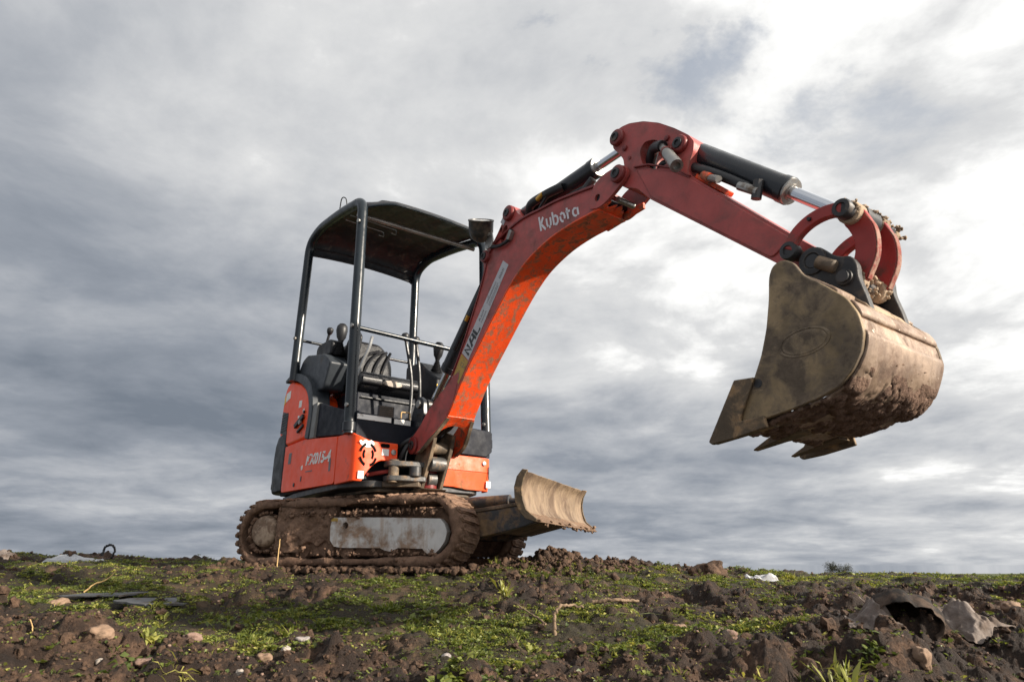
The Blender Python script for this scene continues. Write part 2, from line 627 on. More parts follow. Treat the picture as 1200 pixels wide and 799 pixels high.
M['cyl_black'] = surf('cylinder_black_paint', (.012, .014, .018), .28, var=.25, dirt=(.07, .055, .04), dirt_amt=.15, dirt_scale=15, bump=.03)
M['chrome'] = surf('chrome_rod', (.62, .64, .68), .12, metal=1.0, var=.05, bump=0)
M['steel'] = surf('plain_steel', (.33, .32, .30), .38, metal=.85, var=.2, dirt=(.16, .11, .075), dirt_amt=.3, dirt_scale=18, bump=.08)
M['steel_dark'] = surf('dark_steel', (.05, .05, .052), .45, metal=.5, var=.25, dirt=(.13, .095, .07), dirt_amt=.28, dirt_scale=14, bump=.1)
M['steel_dusty'] = surf('dusty_casting', (.095, .070, .048), .66, var=.4, dirt=(.24, .17, .11), dirt_amt=.42, dirt_scale=9, bump=.3, bump_scale=40)
M['lug_grey'] = surf('greasy_grey_casting', (.085, .083, .082), .45, metal=.3, var=.3, dirt=(.19, .13, .085), dirt_amt=.36, dirt_scale=14, bump=.2)
M['ear'] = surf('black_cast_ear', (.018, .018, .020), .48, wear=(.14, .11, .085), var=.3, dirt=(.085, .066, .05), dirt_amt=.26, dirt_scale=14, bump=.15)
M['link_red'] = surf('link_red_paint', (.30, .028, .022), .42, var=.2, dirt=(.10, .05, .035), dirt_amt=.24, dirt_scale=12, scratch=(.30, .20, .13), scratch_amt=.14, bump=.1)
M['drymud'] = surf('dried_pale_mud', (.36, .27, .19), .95, var=.35, dirt=(.09, .06, .04), dirt_amt=.30, dirt_scale=24, bump=.8, bump_scale=45, spec=.2)
M['link_edge'] = surf('mud_smeared_link_edge', (.30, .165, .12), .8, var=.4, dirt=(.20, .03, .022), dirt_amt=.45, dirt_scale=30, bump=.4)
M['roof'] = surf('dusty_black_roof', (.030, .031, .036), .50, spec=.4, var=.3, dirt=(.13, .11, .095), dirt_amt=.30, dirt_scale=12, bump=.1)
M['bucket_side'] = surf('brown_worn_steel', (.27, .195, .110), .50, metal=.15, var=.45, dirt=(.105, .080, .060), dirt_amt=.50, dirt_scale=11, dirt_sharp=.15, scratch=(.30, .22, .13), scratch_amt=.34, wear=(.42, .33, .23), wear_r=.014, bump=.16, bump_scale=70, spec=.35)
M['bucket_shell'] = surf('pale_rubbed_steel', (.38, .275, .20), .32, metal=.3, var=.40, dirt=(.13, .08, .055), dirt_amt=.48, dirt_scale=8, dirt_sharp=.16, scratch=(.70, .60, .50), scratch_amt=.36, streak=(.13, .085, .06), streak_amt=.5, bump=.25, bump_scale=45)
M['tooth'] = surf('worn_tooth_steel', (.11, .078, .048), .55, metal=.3, var=.3, dirt=(.32, .20, .10), dirt_amt=.34, dirt_scale=14, bump=.25)
M['blade'] = surf('rusty_blade_face', (.26, .185, .12), .62, var=.40, dirt=(.095, .060, .038), dirt_amt=.50, dirt_scale=7, dirt_sharp=.16, scratch=(.20, .14, .09), scratch_amt=.3, bump=.35, bump_scale=45, stretch=(1, 1, .45))
M['arm_dirty'] = surf('muddy_blade_arm', (.035, .037, .042), .5, var=.3, dirt=(.20, .13, .07), dirt_amt=.44, dirt_scale=8, bump=.2)
M['track_plate'] = surf('rubbed_grey_track_frame', (.56, .545, .53), .42, metal=.15, var=.16, dirt=(.26, .165, .105), dirt_amt=.44, dirt_scale=5, streak=(.34, .22, .13), streak_amt=.9, scratch=(.2, .15, .11), scratch_amt=.16, bump=.08)
M['hub'] = surf('mud_smeared_hub', (.40, .30, .22), .7, metal=.2, var=.3, dirt=(.16, .10, .065), dirt_amt=.5, dirt_scale=14, bump=.4, bump_scale=50)
M['white'] = surf('white_sticker', (.78, .77, .74), .5, var=.06, dirt=(.42, .38, .33), dirt_amt=.22, dirt_scale=25, bump=0)
M['logo'] = surf('pale_lettering', (.62, .60, .62), .5, var=.05, bump=0)
M['sticker_grey'] = surf('silver_sticker', (.44, .44, .46), .4, metal=.0, var=.06, dirt=(.25, .23, .22), dirt_amt=.2, dirt_scale=12, bump=0)
M['ink'] = surf('black_print', (.022, .024, .028), .5, var=.1, bump=0)
M['ink_soft'] = surf('faded_print', (.15, .15, .16), .5, var=.1, bump=0)
M['yellow'] = surf('faded_yellow_sticker', (.40, .25, .045), .5, var=.15, dirt=(.22, .14, .06), dirt_amt=.3, dirt_scale=20, bump=0)
M['yellow_bright'] = surf('yellow_sticker', (.80, .48, .03), .5, var=.08, bump=0)
M['amber'] = surf('brass_fitting', (.55, .30, .05), .35, metal=.7, var=.1, bump=0)
M['red_tape'] = surf('red_cable', (.40, .05, .04), .5, bump=0)


def mud_mat(name, a, b, scale=16, bump=.9):
    m, t, bs = new_mat(name)
    tcn = t.new('ShaderNodeTexCoord')
    v = tcn.outputs['Object']
    n1 = t.noise(v, scale, 9, .68, .3); n2 = t.noise(v, scale * .25, 4, .6)
    f = t.math('ADD', t.math('MULTIPLY', n1, .65), t.math('MULTIPLY', n2, .35))
    c = t.ramp(f, [(.33, a), (.52, tuple((x + y) / 2 for x, y in zip(a, b))), (.68, b)])
    t.set(bs.inputs['Base Color'], c)
    bs.inputs['Roughness'].default_value = .82
    bs.inputs['Specular IOR Level'].default_value = .35
    bp = t.new('ShaderNodeBump')
    bp.inputs['Strength'].default_value = bump
    bp.inputs['Distance'].default_value = .012
    t.set(bp.inputs['Height'], t.noise(v, scale * 2.6, 9, .7))
    t.l.new(bp.outputs[0], bs.inputs['Normal'])
    return m


M['mud'] = mud_mat('wet_brown_mud', (.085, .048, .031), (.30, .185, .125), 20)
M['mud_light'] = mud_mat('drying_mud', (.11, .066, .042), (.28, .18, .115), 18)
M['bucket_mud'] = mud_mat('bucket_mud', (.085, .045, .030), (.26, .16, .11), 40)
M['clod'] = mud_mat('soil_clod', (.020, .011, .007), (.155, .092, .058), 40)

# ground: dark soil, olive where weeds grow, pasture green in the distance
m, t, bs = new_mat('ploughed_soil')
geo = t.new('ShaderNodeNewGeometry')
pos = geo.outputs['Position']
ga = t.new('ShaderNodeAttribute', attribute_name='grass').outputs['Fac']
fa = t.new('ShaderNodeAttribute', attribute_name='far').outputs['Fac']
s1 = t.noise(pos, 9, 10, .68, .2); s2 = t.noise(pos, 1.6, 5, .6); s3 = t.noise(pos, 70, 6, .7)
f = t.math('ADD', t.math('MULTIPLY', s1, .55), t.math('ADD', t.math('MULTIPLY', s2, .25), t.math('MULTIPLY', s3, .2)))
soil = t.ramp(f, [(.38, (.011, .006, .004)), (.51, (.036, .020, .0125)), (.61, (.16, .093, .058))])
moss = t.ramp(s3, [(.3, (.020, .020, .007)), (.7, (.060, .062, .018))])
c = t.mix(t.math('MULTIPLY', ga, .35), soil, moss)
farc = t.ramp(s2, [(.3, (.045, .060, .016)), (.7, (.095, .105, .030))])
c = t.mix(fa, c, farc)
t.set(bs.inputs['Base Color'], c)
t.set(bs.inputs['Roughness'], t.mapr(s1, .3, .7, .62, .95))
bs.inputs['Specular IOR Level'].default_value = .4
bp = t.new('ShaderNodeBump'); bp.inputs['Strength'].default_value = .9; bp.inputs['Distance'].default_value = .012
bp.inputs['Distance'].default_value = .022
t.set(bp.inputs['Height'], t.math('ADD', t.noise(pos, 45, 10, .75), t.math('MULTIPLY', t.noise(pos, 160, 6, .7), .5)))
t.l.new(bp.outputs[0], bs.inputs['Normal'])
M['soil'] = m


def leaf_mat(name, dark, light, yellow, trans=.4):
    m, t, bs = new_mat(name)
    at = t.new('ShaderNodeAttribute', attribute_name='tint').outputs['Fac']
    c = t.ramp(at, [(0.0, dark), (.55, light), (1.0, yellow)])
    t.set(bs.inputs['Base Color'], c)
    bs.inputs['Roughness'].default_value = .42
    bs.inputs['Specular IOR Level'].default_value = .45
    tr = t.new('ShaderNodeBsdfTranslucent')
    t.set(tr.inputs['Color'], t.mix(1.0, c, (1.0, 1.0, .55), 'MULTIPLY'))
    mx = t.new('ShaderNodeMixShader')
    mx.inputs[0].default_value = trans
    t.l.new(bs.outputs[0], mx.inputs[1]); t.l.new(tr.outputs[0], mx.inputs[2])
    t.l.new(mx.outputs[0], t.n['Material Output'].inputs['Surface'])
    return m


M['leaf'] = leaf_mat('weed_leaf', (.070, .100, .028), (.190, .225, .052), (.46, .43, .12))
M['bushleaf'] = leaf_mat('far_bush_leaf', (.030, .036, .026), (.045, .05, .034), (.06, .062, .04), .15)
M['stone_tan'] = surf('tan_stone', (.23, .15, .10), .8, var=.25, dirt=(.10, .065, .04), dirt_amt=.35, dirt_scale=20, bump=.3)
M['stone_pale'] = surf('pale_pebble', (.34, .30, .26), .7, var=.15, dirt=(.15, .10, .07), dirt_amt=.3, dirt_scale=30, bump=.2)
M['stone_grey'] = surf('grey_pebble', (.26, .23, .22), .6, var=.2, dirt=(.10, .07, .05), dirt_amt=.3, dirt_scale=30, bump=.2)
M['stone_pink'] = surf('pink_brick_stone', (.24, .155, .12), .8, var=.25, dirt=(.12, .07, .05), dirt_amt=.35, dirt_scale=30, bump=.3)
M['slate'] = surf('grey_slate_board', (.075, .078, .082), .55, var=.25, dirt=(.07, .05, .035), dirt_amt=.36, dirt_scale=12, bump=.3, bump_scale=80)
M['wood'] = surf('dry_twig_bark', (.24, .165, .105), .85, var=.35, dirt=(.07, .045, .03), dirt_amt=.4, dirt_scale=40, bump=.5, bump_scale=120)
M['straw'] = surf('dry_straw', (.50, .33, .14), .7, var=.2, bump=.1)
M['sheet_black'] = surf('muddy_black_plastic', (.020, .016, .014), .75, spec=.2, var=.3, dirt=(.085, .058, .042), dirt_amt=.50, dirt_scale=9, bump=.3, bump_scale=40)
M['cloth_grey'] = surf('muddy_grey_cloth', (.20, .165, .145), .85, var=.25, dirt=(.085, .058, .042), dirt_amt=.48, dirt_scale=10, dirt_sharp=.2, bump=.4, bump_scale=50)
M['litter_white'] = surf('white_plastic_litter', (.42, .43, .45), .4, var=.08, dirt=(.2, .15, .11), dirt_amt=.25, dirt_scale=20, bump=.1)
M['lens'] = surf('lamp_lens_glass', (.40, .40, .39), .12, var=.05, bump=0)
M['lamp_body'] = surf('worn_lamp_housing', (.030, .028, .027), .40, var=.3, dirt=(.12, .09, .065), dirt_amt=.4, dirt_scale=18, bump=.12)


# ------------------------------------------------------------------ ground sheet
ys = np.concatenate([np.linspace(-2.5, 1.5, 40)[:-1], np.geomspace(1.5, 6.5, 560)[:-1], np.geomspace(6.5, 14, 90)[:-1], np.geomspace(14, 1500, 70)])
ss = np.concatenate([np.linspace(-1.0, -.56, 60)[:-1], np.linspace(-.56, .56, 720), np.linspace(.56, 1.0, 60)[1:]])
Yg, Sg = np.meshgrid(ys, ss, indexing='ij')
Xg = Sg * (np.maximum(Yg, 0) * 1.50 + .9)
Zg = ground_z(Xg, Yg)
nr, nc = Xg.shape
idx = np.arange(nr * nc).reshape(nr, nc)
Fg = np.stack([idx[:-1, :-1], idx[:-1, 1:], idx[1:, 1:], idx[1:, :-1]], -1).reshape(-1, 4)
ground = raw_mesh('ground', np.stack([Xg, Yg, Zg], -1).reshape(-1, 3), Fg, M['soil'])
attr(ground, 'grass', grass_mask(Xg, Yg).ravel())
attr(ground, 'far', sstep(7.0, 11.0, Yg).ravel())
tag(ground, kind='structure')


# ================================================================== EXCAVATOR
# root frame: x forward along the boom, y to the machine's left, z up; undercarriage turned by TURN about the swing axis
TURN = 0.5495
EX = empty('excavator', (-0.8082, 4.382, 0.0), -0.9357)
tag(EX, 'orange and black mini excavator with canopy, boom raised over the muddy field', 'excavator')


def disp(o, amp, scale, oct=3, mask=None):
    """noise displacement along normals of a finished mesh"""
    me = o.data
    n = len(me.vertices)
    co = np.zeros(n * 3); no = np.zeros(n * 3)
    me.vertices.foreach_get('co', co); me.vertices.foreach_get('normal', no)
    co = co.reshape(-1, 3); no = no.reshape(-1, 3)
    k = fbm3(co * scale, oct, .6)
    co2 = co + no * (k * amp)[:, None]
    me.vertices.foreach_set('co', co2.ravel())
    me.update()


# ---------------------------------------------------------------- tracks
UC, RC, ZC = .582, .186, .187


def stadium(r, n_arc=40, n_line=60):
    pts = []
    for k in range(n_line):
        pts.append((-UC + 2 * UC * k / n_line, ZC + r))
    for k in range(n_arc):
        a = math.pi / 2 - math.pi * k / n_arc
        pts.append((UC + r * math.cos(a), ZC + r * math.sin(a)))
    for k in range(n_line):
        pts.append((UC - 2 * UC * k / n_line, ZC - r))
    for k in range(n_arc):
        a = -math.pi / 2 - math.pi * k / n_arc
        pts.append((-UC + r * math.cos(a), ZC + r * math.sin(a)))
    return pts


def lug_mesh(side):
    V, F = ico(3)
    p = np.sign(V) * np.abs(V) ** .45
    p = p * np.array([.021, .114, .013])
    p = p + V * (fbm3(V * 2.3 + side * 7, 4) * .016)[:, None]
    p[:, 0] += .012 * np.sign(p[:, 1]) * (np.abs(p[:, 1]) / .116)
    return p, F


def track(side):
    sg = side
    v0, v1 = (-.482, -.252) if side < 0 else (.252, .482)
    vo = v0 if side < 0 else v1
    # belt
    outer, inner = stadium(RC, 60, 130), stadium(RC - .040, 60, 130)
    n = len(outer)
    rows = []
    vs_o = np.linspace(v0, v1, 14)
    for (uo, zo), (ui, zi) in zip(outer, inner):
        row = [(uo, v, zo) for v in vs_o] + [(ui * .5 + uo * .5, v1 + .004, zi * .5 + zo * .5)] + [(ui, v, zi) for v in vs_o[::-1]] + [(ui * .5 + uo * .5, v0 - .004, zi * .5 + zo * .5)]
        rows.append(row)
    m_ = len(rows[0])
    V = np.array(rows).reshape(-1, 3)
    id_ = np.arange(n * m_).reshape(n, m_)
    F = np.stack([id_, np.roll(id_, -1, 1), np.roll(np.roll(id_, -1, 1), -1, 0), np.roll(id_, -1, 0)], -1).reshape(-1, 4)
    belt = raw_mesh('track', V, F, M['mud'], EX)
    disp(belt, .012, 22, 4)
    disp(belt, .018, 5, 2)
    belt.rotation_euler = (0, 0, TURN)
    belt['label'] = 'near rubber track caked in brown mud' if side < 0 else 'far rubber track caked in brown mud'
    # lugs
    p, F0 = lug_mesh(side)
    me = None
    per = stadium(RC + .006, 12, 13)
    nl = len(per)
    first = None
    for i, (u, z) in enumerate(per):
        u2, z2 = per[(i + 1) % nl]; u1, z1 = per[i - 1]
        ang = math.atan2(z2 - z1, u2 - u1)
        if first is None:
            o = raw_mesh('track_lug', p, F0, M['mud'], belt); first = o.data
        else:
            o = bpy.data.objects.new('track_lug', first); col.objects.link(o); o.parent = belt
        o.location = (u, (v0 + v1) / 2, z)
        o.rotation_euler = (0, -ang, 0)
        o.scale = (1, 1, .75 + .5 * random.random())
    # inner frame, rollers, hubs
    ins = .045
    fr = MB().prism(rpoly([(-.54, .052), (.60, .050), (.66, .15), (.60, .26), (-.54, .28)], .03), v0 + ins, v1 - ins).build('track_frame', M['mud'], belt, .01)
    for k, u in enumerate((-.28, .03, .34)):
        MB().lathe([(0, .045), (.05, .05), (.055, .035), (.12, .035), (.125, .05), (.175, .045)], (u, v0 + .028, .085), (0, 1, 0), 20).build('track_roller', M['mud'], belt)
    # idler (front) and sprocket (rear)
    for u, r, nm in ((.585, .125, 'idler_wheel'), (-.585, .120, 'drive_sprocket')):
        mb = MB().lathe([(0, .05), (.0, r - .03), (.02, r), (.09, r), (.11, r - .03), (.11, .05)], (u, (v0 + v1) / 2 - .055, .188), (0, 1, 0), 32)
        mb.build(nm, M['mud'], belt)
    if side < 0:
        # travel-motor hub cap at the rear
        hub = MB().lathe([(0, .092), (.012, .096), (.06, .094), (.078, .088), (.086, .072), (.083, .030), (.088, .0)], (-.580, v0 + .092, .200), (0, -1, 0), 40).build('hub_cap', M['hub'], belt, angle=50)
        hub['label'] = 'pale round hub cap at the rear of the near track'
        # rubbed grey side plate
        pl = [(-.068, .267), (.30, .258), (.64, .244), (.670, .215), (.687, .172), (.675, .125), (.645, .085), (.614, .060), (.575, .060), (.555, .070), (.539, .087), (.387, .092), (.335, .074), (.300, .080), (.267, .093), (.009, .097), (-.045, .105), (-.075, .14), (-.08, .21)]
        hole = [(.025 + .02 * math.cos(a), .219 + .02 * math.sin(a)) for a in np.linspace(0, 2 * math.pi, 18)[:-1]]
        pm = MB().prism(pl, v0 + .006, v0 + .05, holes=[hole]).build('track_side_plate', M['track_plate'], belt, .004)
        pm['label'] = 'bare grey steel side plate of the near track frame'
        MB().prism([(-.075, .245), (-.03, .243), (-.03, .262), (-.07, .265)], v0 + .003, v0 + .010).build('sticker', M['yellow'], belt)
        # mud packed between the plate and the hub
        us = np.linspace(-.50, -.055, 90); zs = np.linspace(.075, .335, 60)
        U, Z = np.meshgrid(us, zs, indexing='ij')
        P3 = np.stack([U, Z, 0 * U], -1).reshape(-1, 3)
        dd = fbm3(P3 * 16, 4, .6) * .022 + fbm3(P3 * 5 + 9, 2) * .020
        dd = dd.reshape(U.shape)
        edge = sstep(0, .03, U + .50) * sstep(0, .02, -.055 - U + .01)
        gapz = np.where((U > -.30) & (U < -.085), sstep(.10, .125, Z + .012 * np.sin(U * 60)), 1.0)
        Vv = v0 + .012 - dd + (1 - edge * gapz) * .09
        idm = np.arange(U.size).reshape(U.shape)
        Fm = np.stack([idm[:-1, :-1], idm[1:, :-1], idm[1:, 1:], idm[:-1, 1:]], -1).reshape(-1, 4)
        tag(raw_mesh('packed_mud', np.stack([U, Vv, Z], -1).reshape(-1, 3), Fm, M['mud'], belt), kind='stuff')
    # loose lumps hanging on belt edges
    rng = np.random.default_rng(5 if side < 0 else 6)
    C = []; Sz = []
    st = stadium(RC - .018, 60, 130)
    for _ in range(170):
        u, z = st[rng.integers(len(st))]
        if z > .30 and rng.random() < .25:
            z -= rng.random() * .05
        if z < .06 and rng.random() < .6:
            z += rng.random() * .05
        C.append((u + rng.normal(0, .012), vo + sg * rng.normal(-.004, .008), z + rng.normal(0, .008)))
        Sz.append(rng.uniform(.003, .008) if rng.random() < .9 else rng.uniform(.008, .014))
    for _ in range(150):       # over the top edge of the plate and along the foot
        u = rng.uniform(-.42, .62)
        top = rng.random() < .62
        z = .300 - abs(rng.normal(0, .016)) if top else .055 + abs(rng.normal(0, .018))
        C.append((u, vo + sg * rng.uniform(-.02, .000), z)); Sz.append(rng.uniform(.005, .015))
    for _ in range(60):
        a = rng.uniform(0, 6.28)
        C.append((-.58 + math.cos(a) * .115, vo + sg * rng.uniform(-.05, -.02), .195 + math.sin(a) * .115)); Sz.append(rng.uniform(.006, .018))
    lumps('mud_lumps', C, Sz, M['mud'], belt, sub=1, seed=7, flat=1.0, amp=.6)
    return belt


random.seed(4)
track(-1)
track(1)

# car body between the tracks, turntable
cf = MB().prism(rpoly([(-.30, -.30), (.34, -.30), (.46, -.16), (.46, .16), (.34, .30), (-.30, .30)], .04), .15, .34, 'z').build('crawler_frame', M['mud'], EX, .015)
cf.rotation_euler = (0, 0, TURN)
tt = MB().lathe([(0, .34), (.03, .345), (.035, .31), (.075, .31), (.08, .34), (.11, .34)], (0, 0, .335), (0, 0, 1), 48).build('turntable', M['steel_dusty'], EX, angle=50)

# ---------------------------------------------------------------- dozer blade (turns with the undercarriage)
HB = .542
face = spline([(1.184, .459), (1.158, .425), (1.146, .375), (1.150, .315), (1.172, .262), (1.222, .224)], 5)
back = spline([(1.226, .214), (1.160, .240), (1.130, .300), (1.122, .375), (1.135, .432), (1.168, .468)], 5)
VB = np.linspace(-HB, HB, 60)
prof = face + back
rows = [[(u, v, z) for (u, z) in prof] for v in VB]
nV, nP = len(rows), len(prof)
V = np.array(rows).reshape(-1, 3)
id_ = np.arange(nV * nP).reshape(nV, nP)
F = np.stack([id_[:-1], np.roll(id_, -1, 1)[:-1], np.roll(id_, -1, 1)[1:], id_[1:]], -1).reshape(-1, 4)
mbb = MB(); mbb.v = [tuple(p) for p in V]; mbb.f = [tuple(q) for q in F] + [tuple(range(nP)), tuple(reversed(range((nV - 1) * nP, nV * nP)))]
blade = mbb.build('dozer_blade', M['blade'], EX, angle=60)
disp(blade, .006, 14, 3)
blade.rotation_euler = (0, 0, TURN)
blade['label'] = 'curved dozer blade smeared with dry pale mud'
for sv in (-1, 1):
    MB().prism([(1.186, .470), (1.155, .476), (1.124, .440), (1.108, .385), (1.112, .320), (1.135, .262), (1.170, .226), (1.226, .208), (1.236, .222), (1.176, .270), (1.158, .320), (1.152, .375), (1.162, .425)],
               sv * (HB + .001), sv * (HB + .014)).build('blade_end_plate', M['tooth'], blade, .003)
ce = MB().prism([(1.150, .246), (1.232, .205), (1.250, .208), (1.170, .262)], -HB - .004, HB + .004).build('cutting_edge', M['mud_light'], blade, .003)
for sv in (-.20, .20):
    a = MB().prism([(.48, .15), (.75, .145), (1.05, .205), (1.135, .235), (1.120, .33), (.98, .315), (.74, .285), (.48, .26)], sv - .045, sv + .045).build('blade_arm', M['arm_dirty'], blade, .006)
MB().prism([(.60, .270), (.86, .300), (1.09, .328), (1.09, .345), (.86, .322), (.60, .292)], -.25, .25).build('arm_cover_plate', M['steel_dusty'], blade, .004)
MB().prism([(.90, .17), (1.12, .22), (1.12, .245), (.90, .20)], -.24, .24).build('cross_brace', M['steel_dusty'], blade, .004)
MB().cyl((.50, 0, .36), (.86, 0, .37), .038).cyl((.86, 0, .37), (1.12, 0, .36), .018).build('blade_cylinder', M['arm_dirty'], blade)
rng = np.random.default_rng(12)
C = [(1.235 + rng.normal(0, .008), rng.uniform(-HB, HB), .212 + rng.normal(0, .010)) for _ in range(60)] + [(rng.uniform(.62, 1.08), rng.uniform(-.24, -.15), rng.uniform(.285, .30)) for _ in range(50)]
lumps('mud_lumps', C, rng.uniform(.004, .011, len(C)), M['mud_light'], blade, 1, 3, .8, .6)

# ---------------------------------------------------------------- upper body
bf = MB().prism(rpoly([(-.93, -.40), (-.50, -.45), (.30, -.45), (.46, -.34), (.46, .40), (.30, .45), (-.50, .45), (-.93, .40)], .06), .425, .465, 'z').build('revolving_frame', M['steel_dark'], EX, .006)
MB().prism(rpoly([(-.40, -.36), (.44, -.30), (.44, .36), (-.40, .36)], .05), .405, .4245, 'z').build('belly_plate', M['steel_dusty'], EX, .004)
core = MB().box((-.86, -.44, .468), (.40, .44, .72)).build('machine_bay', M['panel_black'], EX, .01)

# tail counterweight
cwp = rpoly([(-.735, -.476), (-.985, -.476), (-1.085, -.42), (-1.125, -.15), (-1.125, .15), (-1.085, .42), (-.985, .476), (-.735, .474), (-.735, .40), (-.735, -.40)], [.0, .10, .10, .2, .2, .10, .10, 0, 0, 0], 6)
mb = MB().prism(cwp, .0, 1.0, 'z')
def cw_w(u, v, z):
    if z > .5:
        return (u + .05 * max(0, (-.80 - u) / .2), v, .905 + .15 * (u + .9) if u < -.74 else .86)
    return (u + .02, v, .50)
mb.warp(cw_w)
# ring in the middle so the tail bellies out
cw = MB()
ringz = [(.492, .035), (.53, .008), (.62, 0.0), (.76, .0), (.84, .012), (.905, .05)]
rows = []
for z, ins in ringz:
    rows.append([(min(u + ins * (1 if u < -.80 else 0), -.735), v * (1 - ins * .12), z + (.12 * (u + .95) if z > .8 else 0)) for u, v in cwp])
nP = len(cwp)
cw.v = [p for r_ in rows for p in r_]
for i in range(len(rows) - 1):
    for k in range(nP):
        cw.f.append((i * nP + k, i * nP + (k + 1) % nP, (i + 1) * nP + (k + 1) % nP, (i + 1) * nP + k))
cw.f += [tuple(reversed(range(nP))), tuple(range((len(rows) - 1) * nP, len(rows) * nP))]
cwo = cw.build('counterweight', M['black_plastic'], EX, .012, 3, angle=50)
cwo['label'] = 'rounded black tail bumper'
MB().lathe([(0, .018), (.004, .018), (.004, .010), (-.01, .008)], (-.98, -.466, .545), (-.3, -1, 0), 16).build('bolt_recess', M['rubber'], cwo)

# orange engine hood
hoodp = [(-.335, .808), (-.305, .97), (-.335, 1.075), (-.41, 1.155), (-.55, 1.232), (-.70, 1.282), (-.79, 1.298), (-.85, 1.275), (-.893, 1.21), (-.905, 1.08), (-.915, .95), (-.905, .895), (-.80, .875), (-.735, .808)]
hood = MB().prism(rpoly(hoodp, .03, 3), -.472, .472).build('engine_hood', M['orange'], EX, .022, 4)
vg = MB().prism([(-.875, 1.085), (-.745, 1.050), (-.748, .885), (-.895, .925)], -.4745, -.464).build('vent_grille', M['rubber'], hood, .003)
for k in range(7):
    z = .93 + k * .020
    MB().box((-.872, -.478, z), (-.752, -.4746, z + .007)).build('vent_slat', M['black_plastic'], vg)
# hood stickers and latch
def plate(name, poly, v, mat, parent, th=.0015, ax='v'):
    return MB().prism(poly, v, v - th, ax).build(name, mat, parent)
def rect(cu, cz, w_, h_, a=0):
    c, s_ = math.cos(a), math.sin(a)
    return [(cu + x * c - y * s_, cz + x * s_ + y * c) for x, y in ((-w_ / 2, -h_ / 2), (w_ / 2, -h_ / 2), (w_ / 2, h_ / 2), (-w_ / 2, h_ / 2))]
plate('sticker', rect(-.505, 1.075, .055, .050, -.1), -.4724, M['white'], hood)
plate('sticker', rect(-.425, 1.015, .030, .022, .3), -.4724, M['white'], hood)
plate('sticker', rect(-.515, .985, .030, .018, -.2), -.4724, M['white'], hood)
plate('sticker', [(-.84, 1.215), (-.745, 1.225), (-.745, 1.165), (-.84, 1.15)], -.4724, M['white'], hood)
plate('sticker', [(-.870, 1.19), (-.842, 1.21), (-.842, 1.15), (-.872, 1.13)], -.4724, M['yellow_bright'], hood)
lt = MB().prism(rpoly([(-.56, .935), (-.40, .985), (-.385, .955), (-.545, .905)], .006), -.4724, -.490).prism([(-.50, .880), (-.39, .915), (-.385, .895), (-.49, .865)], -.4724, -.486).build('hood_latch', M['rubber'], hood, .003)
MB().lathe([(0, .016), (.012, .016), (.012, .006)], (-.425, -.485, .930), (0, -1, 0), 14).build('lock_barrel', M['steel'], lt)
MB().lathe([(0, .011), (.010, .011)], (-.400, -.4724, 1.000), (0, -1, 0), 12).build('key_plug', M['rubber'], hood)

# charcoal trim round the hood opening
inn = [(-.86, 1.300), (-.78, 1.304), (-.70, 1.290), (-.55, 1.240), (-.405, 1.162), (-.328, 1.078), (-.298, .97), (-.325, .805)]
outt = [(-.875, 1.322), (-.78, 1.340), (-.68, 1.335), (-.52, 1.295), (-.355, 1.215), (-.262, 1.11), (-.228, .97), (-.255, .79)]
trim = MB().prism(spline(inn, 4) + spline(outt, 4)[::-1], -.484, -.36).build('hood_trim', M['grey_plastic'], EX, .005)
MB().prism([(-.226, 1.02), (-.150, 1.02), (-.165, .785), (-.247, .790)], -.478, -.44).build('pillar_strip', surf('pale_grey_strip', (.16, .16, .155), .5, var=.15, dirt=(.2, .17, .14), dirt_amt=.2), trim, .004)

# orange lower covers
sc = MB().prism(rpoly([(-.728, .482), (.236, .455), (.236, .735), (-.335, .800), (-.728, .803)], [.03, .02, .004, .004, .004], 4), -.474, -.40).build('side_cover', M['orange'], EX, .016, 4)
sc['label'] = 'orange lower side panel with the worn model number'
sc2 = MB().prism(rpoly([(-.728, .482), (.40, .455), (.40, .70), (-.335, .800), (-.728, .803)], .02, 4), .474, .40).build('side_cover', M['orange'], EX, .016, 4)
# front corner cover: curved strip with an arched cut-out for the swing bracket
pth = [(.242, -.472), (.36, -.471)] + [(.445 + .055 * math.sin(a), -.416 - .055 * math.cos(a)) for a in np.linspace(0, math.pi / 2, 9)] + [(.5, -.40 + .02 * k) for k in range(11)]
lo, hi, th = [], [], []
for k, (u, v) in enumerate(pth):
    s_ = k / (len(pth) - 1)
    zt = .735 - .055 * min(1, s_ * 1.6)
    if v < -.415: zb = .449
    elif v < -.39: zb = .449 + (v + .415) / .025 * .050
    else: zb = .499 + .076 * math.sin(min(1, (v + .39) / .10) * math.pi / 2)
    lo.append((u, v, zb)); hi.append((u, v, zt))
    i0, i1 = max(0, k - 1), min(len(pth) - 1, k + 1)
    t_ = Vector((pth[i1][0] - pth[i0][0], pth[i1][1] - pth[i0][1], 0)).normalized()
    th.append(Vector((-t_.y, t_.x, 0)) * .02)
fc = MB().ribbon(lo, hi, th).build('front_cover', M['orange'], EX, .004, 2, angle=40)
fc['label'] = 'orange front corner cover with round slotted horn grille'
